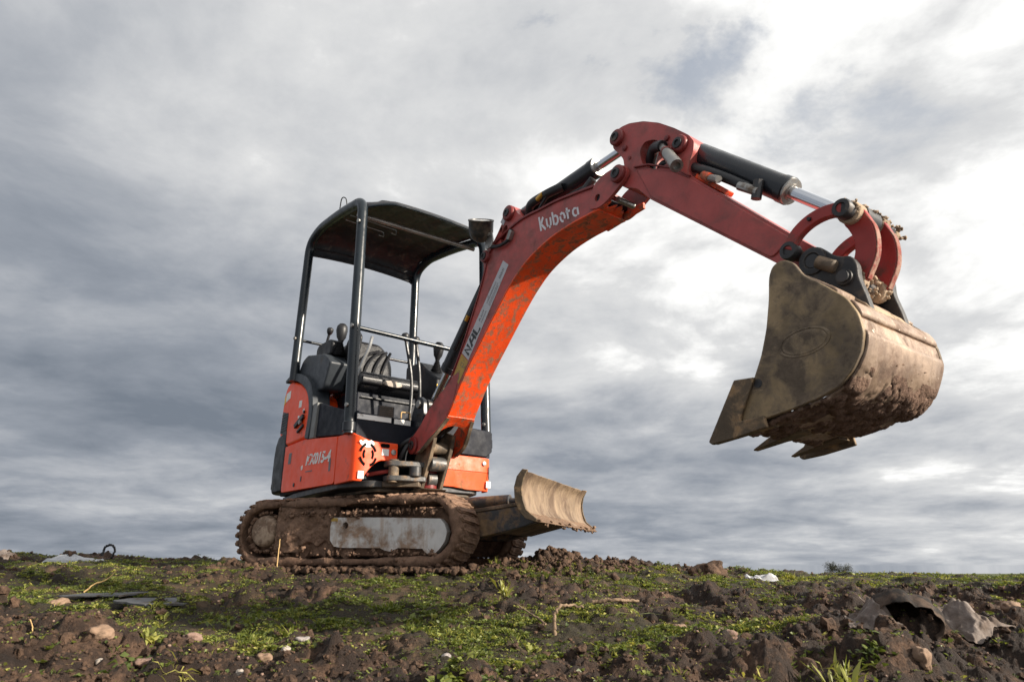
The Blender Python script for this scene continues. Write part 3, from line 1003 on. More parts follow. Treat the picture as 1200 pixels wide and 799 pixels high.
# horn grille: concentric slots
for (r0, a0, a1) in ((.058, 20, 80), (.062, 110, 165), (.062, 195, 250), (.062, 285, 345), (.036, -35, 45), (.036, 140, 215)):
    arc = [R(a) for a in np.linspace(a0, a1, 8)]
    A = [(.5005, -.385 + (r0 - .008) * math.cos(a) * .80, .600 + (r0 - .008) * math.sin(a)) for a in arc]
    B = [(.5005, -.385 + (r0 + .008) * math.cos(a) * .80, .600 + (r0 + .008) * math.sin(a)) for a in arc]
    MB().ribbon(A, B, (.002, 0, 0)).build('horn_slot', M['slot'], fc)
def plate_u(name, v0, v1, z0, z1, u, mat, parent, th=.002, r=.0):
    p = [(v0, z0), (v1, z0), (v1, z1), (v0, z1)]
    return MB().prism(rpoly(p, r, 4) if r else p, u, u + th, 'u').build(name, mat, parent)
plate_u('slot', -.310, -.255, .650, .672, .5006, M['slot'], fc, .004, .010)
plate_u('sticker', -.302, -.258, .604, .642, .5006, M['white'], fc)
plate_u('sticker', -.440, -.405, .462, .505, .5006, M['white'], fc)
MB().lathe([(0, .016), (.006, .016), (.008, .008)], (.5, -.228, .627), (1, 0, 0), 16).build('lock_barrel', M['steel'], fc)
blob = [(-.445, .672), (-.435, .655), (-.425, .648), (-.395, .640), (-.365, .645), (-.352, .660), (-.356, .676), (-.372, .684), (-.39, .675), (-.405, .685), (-.425, .672), (-.435, .680)]
MB().prism(blob, .5006, .5022, 'u').build('torn_sticker', M['white'], fc)
# left front cover
lf = MB()
pv = [.10, .20, .30, .38, .43, .465, .484, .490]
pu = [.500, .500, .500, .499, .494, .480, .455, .40]
A = [(u - .018 * (1 if v > .2 else 1), v, .470) for u, v in zip(pu, pv)]
Bm = [(u, v, .560) for u, v in zip(pu, pv)]
Bt = [(u - .004, v, .655) for u, v in zip(pu, pv)]
A = [(a[0], a[1], .448 if a[1] > .2 else .46) for a in A]
lf.ribbon(A, Bm, (-.02, -.004, 0)).ribbon([(b[0], b[1], b[2] + .001) for b in Bm], Bt, (-.02, -.004, 0))
lfo = lf.build('front_cover', M['orange_dirty'], EX, .004)
lfo['label'] = 'dusty orange front cover left of the boom foot'
MB().lathe([(0, .014), (.006, .014), (.008, .007)], (.498, .415, .617), (1, 0, 0), 16).build('bolt_head', M['steel'], lfo)
plate_u('sticker', .435, .468, .468, .508, .490, M['white'], lfo, .006)
MB().box((.489, .452, .52), (.497, .457, .60)).build('panel_gap', M['rubber'], lfo)

# side text and marks
def text_mesh(s_, name, shear=0.0, bold=0.0):
    cu = bpy.data.curves.new(name, 'FONT')
    cu.body = s_
    cu.shear = shear
    cu.offset = bold
    o = bpy.data.objects.new(name, cu)
    col.objects.link(o)
    dg = bpy.context.evaluated_depsgraph_get()
    me = bpy.data.meshes.new_from_object(o.evaluated_get(dg))
    v = np.array([tuple(x.co) for x in me.vertices]); f = [tuple(p.vertices) for p in me.polygons]
    bpy.data.objects.remove(o); bpy.data.curves.remove(cu); bpy.data.meshes.remove(me)
    mn, mx = v.min(0), v.max(0)
    v = (v - mn) / np.maximum(mx - mn, 1e-6)
    return v[:, :2], f
def bil(q, x, y):
    q = [np.array(p, float) for p in q]
    return (q[0] * (1 - x) + q[1] * x) * (1 - y) + (q[3] * (1 - x) + q[2] * x) * y
def decal(name, uv, f, quad, v, mat, parent):
    mb = MB()
    mb.v = [(*(lambda p: (p[0], v, p[1]))(bil(quad, a, b)),) for a, b in uv]
    mb.f = list(f)
    return mb.build(name, mat, parent, fixn=False)
uv, f = text_mesh('KX015-4', 't', .25, .045)
decal('model_number', uv, f, [(-.27, .618), (.165, .594), (.165, .666), (-.27, .690)], -.4760, M['white'], sc)
# scuffs through the model number and small marks
for (a, b, c_, d_) in ((-.25, .668, .13, .006), (-.235, .632, .04, .016), (.02, .652, .10, .005)):
    plate('paint_chip', rect(a + c_ / 2, b, c_, d_, -.25), -.4763, M['orange'], sc, .0012)
plate('sticker', rect(-.60, .705, .055, .075, -.05), -.4745, M['ink_soft'], sc)
plate('sticker', rect(-.335, .612, .028, .028, .3), -.4745, M['white'], sc)
plate('slot', rect(-.335, .540, .020, .032), -.4745, M['rubber'], sc)
plate('scuff', rect(.155, .575, .028, .075), -.4745, M['ink_soft'], sc)
plate('scuff', rect(-.20, .575, .12, .006, -.04), -.4745, M['ink_soft'], sc)
MB().lathe([(0, .013), (.005, .013)], (-.46, -.474, .512), (0, -1, 0), 14).build('bolt_head', M['rubber'], sc)

# floor, black panels
fl = MB().prism(rpoly([(-.32, -.455), (.40, -.455), (.458, -.40), (.458, .455), (-.32, .455)], .04), .800, .838, 'z').build('floor_plate', M['panel_black'], EX, .004)
sp = MB().prism([(-.255, .802), (.238, .742), (.42, .712), (.44, .86), (.30, .885), (.05, .955), (-.19, 1.03), (-.225, 1.03)], -.462, -.43).build('side_floor_panel', M['panel_black'], EX, .006)
MB().prism([(.30, .735), (.37, .727), (.37, .80), (.335, .80)], -.476, -.4622).build('panel_clip', M['black_plastic'], sp, .003)
fp = MB().prism([(-.455, .682), (-.03, .676), (-.03, .84), (-.455, .85)], .43, .458, 'u').build('front_panel', M['panel_black'], EX, .006)
plate_u('white_strip', -.452, -.235, .808, .838, .4585, M['white'], fp, .003)
plate_u('white_strip', -.215, -.105, .805, .835, .4585, M['white'], fp, .003)
pd = plate_u('foot_pedal', -.325, -.222, .838, .905, .455, M['steel_dark'], fp, .010, .006)
for k in range(5):
    plate_u('pedal_rib', -.317, -.230, .846 + k * .012, .851 + k * .012, .4655, M['steel_dusty'], pd, .003)
MB().tube(rpoly([(.462, -.172, .842), (.462, -.172, .882), (.462, -.112, .885), (.462, -.112, .842)], .008, 3, False), .004, 8).build('tie_loop', M['straw'], fp)
lp = MB().prism([(.09, .668), (.44, .662), (.485, .70), (.485, .825), (.46, .835), (.09, .850)], .45, .486, 'u').build('front_panel', M['panel_black'], EX, .006)
lp2 = MB().prism([(-.30, .80), (.47, .66), (.47, .82), (-.20, 1.0)], .44, .478).build('side_floor_panel', M['panel_black'], EX, .006)

# seat
sb = MB().prism(rpoly([(-.40, .839), (.00, .839), (-.02, 1.12), (-.40, 1.12)], .02), -.27, .19).build('seat_base', M['panel_black'], EX, .015)
plate_u('base_ridge', -.24, .16, 1.06, 1.068, -.006, M['black_plastic'], sb, .008)
seat = MB().prism(rpoly([(-.42, 1.11), (.02, 1.105), (.065, 1.15), (.055, 1.215), (.0, 1.238), (-.42, 1.22)], .03, 4), -.285, .175).build('seat', M['seat'], EX, .03, 4)
cush = MB().prism(rpoly([(.0, 1.135), (.072, 1.140), (.078, 1.185), (.0, 1.20)], .012, 3), -.27, .16).build('seat_piping', M['seat'], seat, .008, 3)
mb = MB().lathe([(0, .001), (0, .058), (.008, .052), (.012, .0)], (.073, -.055, 1.160), (1, 0, .1), 24)
mb.warp(lambda u, v, z: (u, -.055 + (v + .055) * 1.28, 1.160 + (z - 1.160) * .42))
mb.build('worn_patch', M['seat_patch'], seat)
bkp = rpoly([(-.265, 1.20), (.095, 1.20), (.110, 1.40), (.085, 1.49), (.02, 1.565), (-.19, 1.565), (-.265, 1.49), (-.285, 1.40)], .04, 4)
mb = MB().prism(bkp, -.40, -.27, 'u')
mb.warp(lambda u, v, z: (u - (z - 1.2) * .22 + .03, v, z))
bk = mb.build('backrest', M['seat'], seat, .025, 4)
for k in range(4):
    mb = MB().tube(spline([(-.262, -.20 + .065 * k, 1.25), (-.262, -.17 + .065 * k, 1.36), (-.280, -.10 + .055 * k, 1.45), (-.295, .0 + .03 * k, 1.50)], 5), .011, 8)
    mb.build('cushion_rib', M['seat'], bk)
MB().tube(spline([(.02, -.285, 1.19), (.06, -.275, 1.28), (.10, -.255, 1.37), (.12, -.245, 1.45)], 6), .011, 8).build('grab_handle', surf('silver_handle', (.40, .40, .40), .3, metal=.6), seat)

# consoles with joysticks and levers
def joystick(parent, u, v, z, lean=(0, 0), s=1.0):
    j = MB()
    prof = []
    for k in range(9):
        r_ = .048 - .0035 * k
        prof += [(.011 * k, r_), (.011 * k + .005, r_ - .010)]
    j.lathe(prof, (u, v, z), (lean[0], lean[1], 1), 18)
    jo = j.build('joystick_boot', M['rubber'], parent, angle=60)
    p0 = Vector((u, v, z)) + Vector((lean[0], lean[1], 1)) * .09
    ax = Vector((lean[0], lean[1], 1))
    MB().lathe([(0, .014), (.02, .020), (.04, .032), (.09, .040), (.12, .036), (.138, .022), (.142, .004)], p0, ax, 18).build('joystick_grip', M['rubber'], parent, angle=60)
rc = MB().prism(rpoly([(-.775, 1.30), (-.64, 1.43), (-.55, 1.452), (-.40, 1.418), (-.20, 1.375), (-.075, 1.29), (-.17, 1.12), (-.50, 1.15), (-.70, 1.20)], .02, 4), -.445, -.300).build('control_console', M['grey_plastic'], EX, .012, 3)
rc['label'] = 'charcoal control console by the rear post'
MB().prism(rpoly([(-.50, 1.425), (-.22, 1.385), (-.20, 1.475), (-.25, 1.505), (-.46, 1.515), (-.50, 1.49)], .02, 4), -.40, -.32).build('armrest', M['black_plastic'], rc, .012, 3)
joystick(rc, -.185, -.345, 1.375, (.05, 0))
def lever(parent, p0, p1, r=.007, knob=.020, name='lever', mid=None):
    pts = [p0, mid, p1] if mid else [p0, p1]
    o = MB().tube(spline(pts, 8) if mid else pts, r, 10).build(name, M['rubber'], parent)
    ax = Vector(p1) - Vector(pts[-2])
    MB().lathe([(-.012, r), (0, knob * .8), (.015, knob), (.032, knob), (.042, knob * .7), (.046, .002)], p1, ax, 16).build('lever_knob', M['rubber'], parent, angle=60)
lever(rc, (-.62, -.32, 1.40), (-.515, -.31, 1.640), .010, .024, 'blade_lever')
lever(rc, (-.76, -.31, 1.36), (-.665, -.31, 1.535), .008, .018, 'throttle_lever')
lc = MB().prism(rpoly([(-.34, 1.43), (-.13, 1.425), (-.02, 1.34), (.13, 1.25), (.13, 1.04), (-.20, 1.04), (-.34, 1.18)], .02, 4), .25, .42).build('control_console', M['black_plastic'], EX, .012, 3)
lc['label'] = 'black control console beside the boom'
joystick(lc, -.02, .33, 1.325, (.15, 0))
plate_u('sticker', .255, .295, 1.15, 1.20, .1315, M['yellow_bright'], lc)
plate_u('sticker', .310, .350, 1.13, 1.18, .1315, M['yellow_bright'], lc)
plate_u('sticker', .255, .345, 1.06, 1.11, .1315, M['white'], lc)
gp = MB().prism(rpoly([(-.405, 1.17), (-.20, 1.50), (-.03, 1.53), (.03, 1.47), (-.06, 1.17)], .02, 4), -.290, -.272).build('seat_side_guard', M['black_plastic'], EX, .006)
# travel levers rise from the floor
tl = MB().prism([(-.03, .838), (.10, .838), (.10, .90), (-.03, .90)], .20, .30, 'u').build('travel_pedal_block', M['steel_dark'], EX, .006)
lever(tl, (.25, -.006, .88), (.25, -.062, 1.43), .011, .026, 'travel_lever', (.25, -.004, 1.15))
lever(tl, (.25, .068, .90), (.25, .017, 1.42), .011, .026, 'travel_lever', (.25, .054, 1.19))

# ---------------------------------------------------------------- canopy
cano = None
roofp = [(.455, 2.262), (.440, 2.282), (.36, 2.312), (.24, 2.345), (-.05, 2.408), (-.35, 2.455), (-.55, 2.468), (-.66, 2.440), (-.712, 2.385), (-.722, 2.325)]
roofc = spline(roofp, 6)
vsr = np.linspace(-.455, .455, 40)
rows = []
for (u, z) in roofc:
    rr = []
    for v in vsr:
        q = v / .455
        rib = .016 * (1 if abs((abs(v) % .20) - .10) < .05 else 0) * (1 if -.6 < u < .36 else 0)
        cut = max(0, (abs(q) - .62) / .38) ** 1.5 * .13 * (1 if u > .2 else 0) * min(1, max(0, (u - .2) / .24))
        rr.append((u - cut, v, z + .026 * (1 - q * q) - .012 * (abs(q) > .97) + rib))
    rows.append(rr)
nR, nC = len(rows), len(vsr)
V = np.array(rows).reshape(-1, 3)
V2 = V + np.array([0, 0, .010])
id_ = np.arange(nR * nC).reshape(nR, nC)
F1 = np.stack([id_[:-1, :-1], id_[1:, :-1], id_[1:, 1:], id_[:-1, 1:]], -1).reshape(-1, 4)
rm = MB(); rm.v = [tuple(p) for p in V] + [tuple(p) for p in V2]
rm.f = [tuple(q) for q in F1] + [tuple(x + nR * nC for x in reversed(q)) for q in F1]
bd = list(id_[0, :]) + list(id_[1:, -1]) + list(id_[-1, ::-1][1:]) + list(id_[::-1, 0][1:-1])
for a_, b_ in zip(bd, bd[1:] + bd[:1]):
    rm.f.append((a_, b_, b_ + nR * nC, a_ + nR * nC))
cano = rm.build('canopy_roof', M['roof'], EX, angle=40)
cano['label'] = 'black canopy roof seen from below'
# front lip bead and rear double flange
MB().tube([(rows[0][k][0], rows[0][k][1], rows[0][k][2]) for k in range(nC)], .009, 8).build('roof_lip', M['black_pipe'], cano)
MB().tube([(rows[-1][k][0] + .004, rows[-1][k][1], rows[-1][k][2]) for k in range(nC)], .010, 8).build('roof_lip', M['black_plastic'], cano)
MB().tube([(rows[-7][k][0] + .012, rows[-7][k][1], rows[-7][k][2] - .006) for k in range(nC)], .007, 8).build('roof_seam', M['black_plastic'], cano)
for sv in (-1, 1):
    v = sv * .480
    path = rpoly([(.428, v, .72), (.402, v, 1.10), (.352, v, 2.292), (-.05, v * .985, 2.388), (-.48, v * .975, 2.452), (-.690, v * .98, 2.405), (-.690, v, 1.28)], [0, .2, .10, .3, .12, .14, 0], 8, False)
    po = MB().tube(path, .0335, 18).build('canopy_post', M['black_pipe'], EX, angle=60)
    po['label'] = 'bent black canopy tube on the near side' if sv < 0 else 'bent black canopy tube on the far side'
    for (u, z) in ((.398, 1.382), (.362, 2.115), (-.690, 1.602), (.418, .885)):
        MB().lathe([(0, .013), (.010, .013), (.012, .008)], (u + .02, v - .030, z), (.3, -1, 0), 12).build('bolt_head', M['steel'], po)
    MB().lathe([(0, .040), (.05, .040), (.055, .035)], (.426, v, .735), (-.02, 0, 1), 18).build('post_sleeve', M['black'], po)
MB().tube([(.245, -.470, 2.240), (.238, .470, 2.262)], .015, 12).build('roof_crossbar', surf('rubbed_crossbar', (.30, .27, .25), .30, metal=.5, var=.3, dirt=(.35, .26, .2), dirt_amt=.35, dirt_scale=20), cano)
for k, (u, dv) in enumerate(((.12, .0), (.04, .06))):
    MB().tube(rpoly([(u, -.47, 2.29), (u, -.12 - dv, 2.285), (u, -.12 - dv, 2.25), (u + .01, -.16 - dv, 2.245)], .01, 3, False), .004, 8).build('wire_holder', M['steel'], cano)
MB().tube(spline([(-.05, -.49, 2.41), (.0, -.50, 2.47), (.05, -.49, 2.45), (.06, -.48, 2.39)], 5), .004, 8).build('cable_hook', M['rubber'], cano)
MB().tube([(.400, -.475, 1.383), (.400, .475, 1.366)], .0145, 12).build('front_rail', M['black_pipe'], EX)
MB().tube([(-.690, -.475, 1.602), (-.690, .475, 1.590)], .011, 12).build('rear_rail', M['black_pipe'], EX)

# ---------------------------------------------------------------- swing bracket and boom foot
sw = MB()
for v in (-.062, .062):
    sw.prism([(.705, .725), (.690, .680), (.655, .600), (.565, .425), (.470, .425), (.470, .60), (.56, .73), (.62, .76)], v - .012, v + .012)
swo = sw.build('swing_bracket', M['steel_dusty'], EX, .004)
swo['label'] = 'dusty cast swing bracket at the boom foot'
MB().prism([(.565, .405), (.600, .424), (.470, .424), (.440, .405)], -.085, .085).build('bracket_foot', M['steel_dusty'], swo, .003)
for (u, z, r_, w_) in ((.628, .655, .034, .050), (.612, .565, .042, .050), (.545, .482, .042, .030)):
    MB().cyl((u, -w_, z), (u, w_, z), r_, 24).build('bracket_boss', M['lug_grey'] if z < .6 else M['steel_dusty'], swo, .004)
MB().cyl((.520, 0, .43), (.520, 0, .70), .052, 24).build('swing_post', M['maroon_dark'], swo)
# body-side lugs with the vertical swing pin
lg = MB()
for z in (.462, .545):
    lg.prism(rpoly([(.46, -.275), (.545, -.270), (.575, -.20), (.605, -.05), (.50, -.05), (.46, -.16)], .025, 4), z - .004, z + .028, 'z')
lgo = lg.build('swing_lug', M['lug_grey'], EX, .006)
MB().cyl((.525, -.232, .450), (.525, -.232, .582), .030, 24).build('swing_pin', M['steel_dusty'], lgo, .004)
MB().cyl((.575, -.12, .486), (.575, -.12, .545), .036, 24).build('swing_sleeve', M['steel_dark'], lgo, .004)
MB().prism([(.440, -.270), (.470, -.270), (.590, -.10), (.560, -.06)], .430, .461, 'z').build('lug_rim', M['steel_dusty'], lgo, .004)
MB().tube([(.40, -.34, .500), (.47, -.24, .520)], .012, 8).build('swing_cable', M['red_tape'], lgo)
# hoses from the body to the boom foot
for k, pts in enumerate([
        [(.40, -.10, .64), (.50, -.11, .72), (.56, -.07, .76), (.66, -.045, .755), (.74, -.03, .82)],
        [(.40, -.16, .60), (.50, -.17, .68), (.56, -.10, .72), (.66, -.02, .73), (.74, .0, .80)],
        [(.42, -.18, .52), (.50, -.17, .62), (.53, -.13, .70), (.60, -.06, .74), (.70, .02, .76), (.76, .03, .84)],
        [(.42, .02, .60), (.52, .03, .72), (.62, .035, .76), (.70, .04, .78), (.77, .05, .85)]]):
    MB().tube(spline(pts, 8), .014, 10).build('hydraulic_hose', M['rubber'], EX)
MB().tube(spline([(.50, -.15, .56), (.515, -.145, .64), (.54, -.11, .69)], 6), .004, 8).build('grease_line', M['steel'], EX)
# cast lug that carries the boom cylinder, right of the front panel
cl = MB().prism(rpoly([(.42, .66), (.52, .66), (.58, .86), (.57, .95), (.52, .985), (.47, .95), (.42, .86)], .02, 4), -.085, -.055).prism(rpoly([(.42, .66), (.52, .66), (.58, .86), (.57, .95), (.52, .985), (.47, .95), (.42, .86)], .02, 4), .055, .085).build('cylinder_lug', M['black'], EX, .005)
MB().cyl((.525, -.098, .930), (.525, .098, .930), .026, 20).build('cylinder_pin', M['steel'], cl, .004)

# ---------------------------------------------------------------- boom
HWB = .085
low = spline([(.856, .792), (1.030, 1.005), (1.221, 1.186), (1.370, 1.322), (1.480, 1.410), (1.600, 1.478), (1.763, 1.524), (1.924, 1.538), (2.073, 1.533), (2.140, 1.528)], 5)
upp = [(.790, .905), (.877, .990), (.998, 1.148), (1.136, 1.372), (1.200, 1.50), (1.215, 1.575), (1.200, 1.640), (1.222, 1.680), (1.275, 1.690), (1.335, 1.735), (1.395, 1.800), (1.420, 1.850),
       (1.458, 1.862), (1.495, 1.845), (1.525, 1.790), (1.560, 1.752), (1.610, 1.722), (1.733, 1.708), (1.851, 1.697), (2.007, 1.668), (2.130, 1.642)]
poly = low + rpoly(upp, .03, 4)[::-1]
def circ(cu, cz, r_, n=20, e=1.0):
    return [(cu + r_ * math.cos(2 * math.pi * k / n), cz + r_ * e * math.sin(2 * math.pi * k / n)) for k in range(n)]
h1 = circ(1.405, 1.715, .035, 18, 1.3); h2 = circ(1.372, 1.752, .013, 12, 1.2)
h1 = [(1.405 + (u - 1.405) * .8 + (z - 1.715) * .35, z) for u, z in h1]
boom = MB().prism(poly, -HWB, HWB, holes=[h1, h2]).build('boom', M['maroon'], EX, .004)
boom['label'] = 'curved boom with faded dark red sides and pale lettering'
# top flange
tp = [(1.262, 1.640), (1.33, 1.685), (1.42, 1.705), (1.52, 1.722), (1.610, 1.722), (1.733, 1.708), (1.851, 1.697), (2.007, 1.668), (2.120, 1.645)]
tp0 = [(.80, .915), (.877, .990), (.998, 1.148), (1.136, 1.372), (1.205, 1.50), (1.262, 1.640)]
def band(path, d, v0_, v1_, name, mat, parent, bev=.002):
    p = [np.array(q) for q in path]
    off = []
    for i in range(len(p)):
        t_ = p[min(i + 1, len(p) - 1)] - p[max(i - 1, 0)]
        t_ = t_ / np.linalg.norm(t_)
        off.append(tuple(p[i] + np.array([-t_[1], t_[0]]) * d))
    return MB().prism(list(path) + off[::-1], v0_, v1_).build(name, mat, parent, bev)
band(spline(tp, 3), .012, -HWB - .010, HWB + .010, 'top_flange', M['maroon_dark'], boom)
band(spline(tp0, 3), .010, -HWB - .007, -HWB - .0005, 'edge_strip', M['maroon_dark'], boom)
# orange underside guard
glow_ = [(u, z) for u, z in low]
band(glow_, -.012, -HWB - .003, HWB + .003, 'boom_guard', M['guard'], boom, .003)['label'] = 'scuffed bright orange wear plate along the boom underside'
# ragged end of the guard near the arm
rag = []
rng = np.random.default_rng(3)
vs_ = np.linspace(-HWB - .004, HWB + .004, 15)
A = [(2.06, v, 1.520) for v in vs_]
B = [(2.185 + .022 * math.sin(k * 1.9) + rng.uniform(-.012, .012) - .05 * (k > 10), v, 1.524 + .02 * ((2.185 - 2.06)) + rng.uniform(-.006, .006)) for k, v in enumerate(vs_)]
MB().ribbon(A, B, (0, 0, .010)).build('guard_end', M['guard'], boom, .002)
MB().prism([(2.02, 1.516), (2.26, 1.528), (2.26, 1.560), (2.02, 1.56)], HWB - .010, HWB + .006).build('guard_lip', M['guard'], boom, .003)
# foot fork: flared cheeks, boss and orange gusset
def flare(u, v, z):
    k = 1 - max(0, min(1, (u - .70) / .20)); k = k * k * (3 - 2 * k)
    return (u, v + (.045 * k) * (1 if v > 0 else -1), z)
ck = rpoly([(.520, .705), (.640, .778), (.768, .895), (.900, 1.02), (.985, 1.03), (.930, .890), (.856, .784), (.775, .712), (.690, .655), (.585, .612), (.530, .640)], .02, 4)
for sv in (-1, 1):
    cp = [(u, z) for u, z in ck]
    # subdivide long edges so the flare bends smoothly
    dense = []
    for a_, b_ in zip(cp, cp[1:] + cp[:1]):
        nseg = max(1, int(math.dist(a_, b_) / .02))
        dense += [(a_[0] + (b_[0] - a_[0]) * k / nseg, a_[1] + (b_[1] - a_[1]) * k / nseg) for k in range(nseg)]
    mb = MB().prism(dense, sv * (HWB + .002), sv * (HWB - .014)).warp(flare)
    fk = mb.build('foot_cheek', M['maroon'] if sv < 0 else M['guard'], boom)
    ce_ = spline([(.865, .790), (.775, .708), (.690, .651), (.620, .624)], 6)
    MB().prism(ce_ + [(u + .004, z - .006) for u, z in ce_[::-1]], sv * (HWB + .005), sv * (HWB - .016)).warp(flare).build('cheek_edge', M['steel_dusty'], boom)
    MB().lathe([(0, .048), (.004, .052), (.030, .052), (.034, .046)], (.570, sv * (HWB + .030), .668), (0, sv, 0), 28).build('foot_boss', M['maroon_dark'], boom, angle=50)
    MB().lathe([(0, .026), (.006, .026), (.008, .014), (-.004, .012)], (.570, sv * (HWB + .064), .668), (0, sv, 0), 20).build('pin_end', M['steel_dark'], boom)
gus = []
ga_ = np.linspace(-1, 1, 15)
A = [(.880, g * (HWB + .004), .795) for g in ga_]
B = [(.742 + .075 * (1 - abs(g) ** 2.2), g * (HWB + .042), .678 + .078 * (1 - abs(g) ** 2.2)) for g in ga_]
C_ = [((a[0] + b[0]) / 2 - .006, (a[1] + b[1]) / 2 * .98, (a[2] + b[2]) / 2 - .004) for a, b in zip(A, B)]
MB().ribbon(A, C_, (-.006, 0, .010)).ribbon(C_, B, (-.006, 0, .010)).build('foot_gusset', M['guard'], boom, .002)['label'] = 'orange arched gusset over the boom foot'
# cast bosses on the boom
def boss(parent, u, z, sv, v, r_=.040, rp=.022, mat='maroon_dark', hgt=.022):
    MB().lathe([(0, r_ * 1.02), (hgt * .8, r_), (hgt, r_ * .88)], (u, sv * v, z), (0, sv, 0), 26).build('pin_boss', M[mat], parent, angle=50)
    MB().lathe([(0, rp), (.007, rp), (.009, rp * .55), (.003, rp * .5)], (u, sv * (v + hgt), z), (0, sv, 0), 18).build('pin_end', M['steel_dark'], parent)
for sv in (-1, 1):
    boss(boom, 1.458, 1.815, sv, HWB, .043)
    boss(boom, 1.240, 1.640, sv, HWB, .036)
# end fork plates that hold the arm pin
endp = rpoly([(2.080, 1.545), (2.125, 1.652), (2.185, 1.672), (2.275, 1.672), (2.325, 1.650), (2.335, 1.610), (2.310, 1.580), (2.215, 1.535), (2.150, 1.520)], .025, 4)
for sv in (-1, 1):
    ep = MB().prism(endp, sv * (HWB - .006), sv * (HWB + .012), holes=[circ(2.145, 1.575, .017)]).build('boom_end_plate', M['maroon'], boom, .004)
    boss(ep, 2.286, 1.622, sv, HWB + .012, .040, .024)
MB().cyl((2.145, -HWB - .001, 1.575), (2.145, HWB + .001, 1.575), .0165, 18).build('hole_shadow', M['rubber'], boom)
MB().cyl((2.225, -.05, 1.545), (2.225, .05, 1.545), .014, 12).build('stop_bolt', M['steel'], boom)

# lettering on the boom (strokes of a custom stencil face)
strokes = [[(0, 0), (0, 1.30)], [(.62, 1.18), (.17, .62)], [(.17, .58), (.74, -.02)],
           [(1.08, .92), (1.06, .42), (1.16, .12)], [(1.30, .03), (1.50, .06)], [(1.68, .92), (1.66, .40), (1.56, .12)],
           [(2.08, 1.34), (2.08, .02)], [(2.26, .84), (2.48, .90), (2.70, .76), (2.76, .46), (2.66, .16), (2.46, .02), (2.26, .06)],
           [(3.14, .62), (3.14, .30), (3.30, .06), (3.50, .00)], [(3.20, .78), (3.44, .92), (3.68, .80), (3.78, .48), (3.72, .22)],
           [(4.22, 1.26), (4.22, .04)], [(4.02, .86), (4.62, .86)],
           [(5.50, .86), (5.26, .90), (5.04, .72), (4.98, .40), (5.10, .12), (5.30, .02), (5.46, .06)], [(5.68, .92), (5.68, .0)]]
lg_ = MB()
Q = [(1.722, 1.592), (2.005, 1.556), (1.995, 1.620), (1.705, 1.682)]
W_, Hh = 5.78, 1.36
for st_ in strokes:
    st_ = [np.array(p) for p in st_]
    L_, R_ = [], []
    for i, p in enumerate(st_):
        t_ = st_[min(i + 1, len(st_) - 1)] - st_[max(i - 1, 0)]
        t_ = t_ / np.linalg.norm(t_)
        nn = np.array([-t_[1], t_[0]]) * .125
        L_.append(p + nn); R_.append(p - nn)
    conv = lambda p: (lambda q: (q[0], -HWB - .0006, q[1]))(bil(Q, (p[0] + .1) / W_, p[1] / Hh))
    lg_.ribbon([conv(p) for p in L_], [conv(p) for p in R_], (0, -.0012, 0))
lg_.build('lettering', M['logo'], boom)
# silver dealer sticker with black letters
nq = [(1.004, 1.135), (1.072, 1.075), (1.448, 1.513), (1.398, 1.556)]
st = MB().prism(nq, -HWB - .0006, -HWB - .0016).build('dealer_sticker', M['sticker_grey'], boom)
def sub(q, x0, x1, y0, y1):
    return [tuple(bil(q, x0, y0)), tuple(bil(q, x1, y0)), tuple(bil(q, x1, y1)), tuple(bil(q, x0, y1))]
# reading direction runs up the sticker, letter tops towards its left edge
tq = [nq[1], nq[2], nq[3], nq[0]]
VS = -HWB - .0020
bars = MB()
def stroke_poly(mb, q, pts, w_):
    pts = [np.array(p, float) for p in pts]
    L_, R_ = [], []
    for i, p in enumerate(pts):
        t_ = pts[min(i + 1, len(pts) - 1)] - pts[max(i - 1, 0)]
        t_ = t_ / np.linalg.norm(t_)
        nn = np.array([-t_[1] * w_ * .17, t_[0] * w_])
        L_.append(p + nn); R_.append(p - nn)
    cv = lambda p: (lambda a: (a[0], VS, a[1]))(bil(q, *p))
    mb.ribbon([cv(p) for p in L_], [cv(p) for p in R_], (0, -.0008, 0))
for pts in ([(.045, .18), (.045, .86), (.105, .18), (.105, .86)], [(.135, .18), (.175, .86), (.225, .86), (.225, .18)], [(.165, .46), (.222, .46)], [(.262, .90), (.262, .20), (.335, .20)]):
    stroke_poly(bars, tq, pts, .085)
bars.build('sticker_letters', M['ink'], st)
uv, f = text_mesh('PLANT', 't', .1, .01)
decal('sticker_word', uv, f, sub(tq, .38, .50, .56, .74), VS, M['ink'], st)
tick = MB()
rng = np.random.default_rng(8)
for y0, y1, x0, x1, n_ in ((.28, .40, .385, .51, 12), (.58, .76, .57, .80, 17), (.30, .42, .57, .80, 22), (.14, .24, .57, .78, 20), (.30, .62, .84, .95, 7)):
    for k in range(n_):
        x = x0 + (x1 - x0) * (k + .15) / n_
        q = sub(tq, x, x + (x1 - x0) / n_ * rng.uniform(.35, .6), y0, y1 - rng.uniform(0, .3) * (y1 - y0))
        tick.prism(q, VS, VS - .0006)
tick.build('sticker_small_print', M['ink_soft'], st)
yq = [(.916, 1.020), (.974, .960), (1.070, 1.068), (1.000, 1.130)]
ys_ = MB().prism(yq, -HWB - .0006, -HWB - .0016).build('warning_sticker', M['yellow'], boom)
yt = [yq[1], yq[2], yq[3], yq[0]]
wmb = MB()
for pts in ([(.12, .2), (.12, .8), (.45, .5), (.12, .2)], [(.2, .5), (.3, .5)], [(.62, .35), (.62, .65), (.76, .65), (.76, .35), (.62, .35)]):
    stroke_poly(wmb, yt, pts, .030)
wmb.build('warning_symbol', M['ink_soft'], ys_)
plate('serial_sticker', [(1.372, 1.800), (1.402, 1.830), (1.428, 1.800), (1.398, 1.768)], -HWB - .0006, M['sticker_grey'], boom)

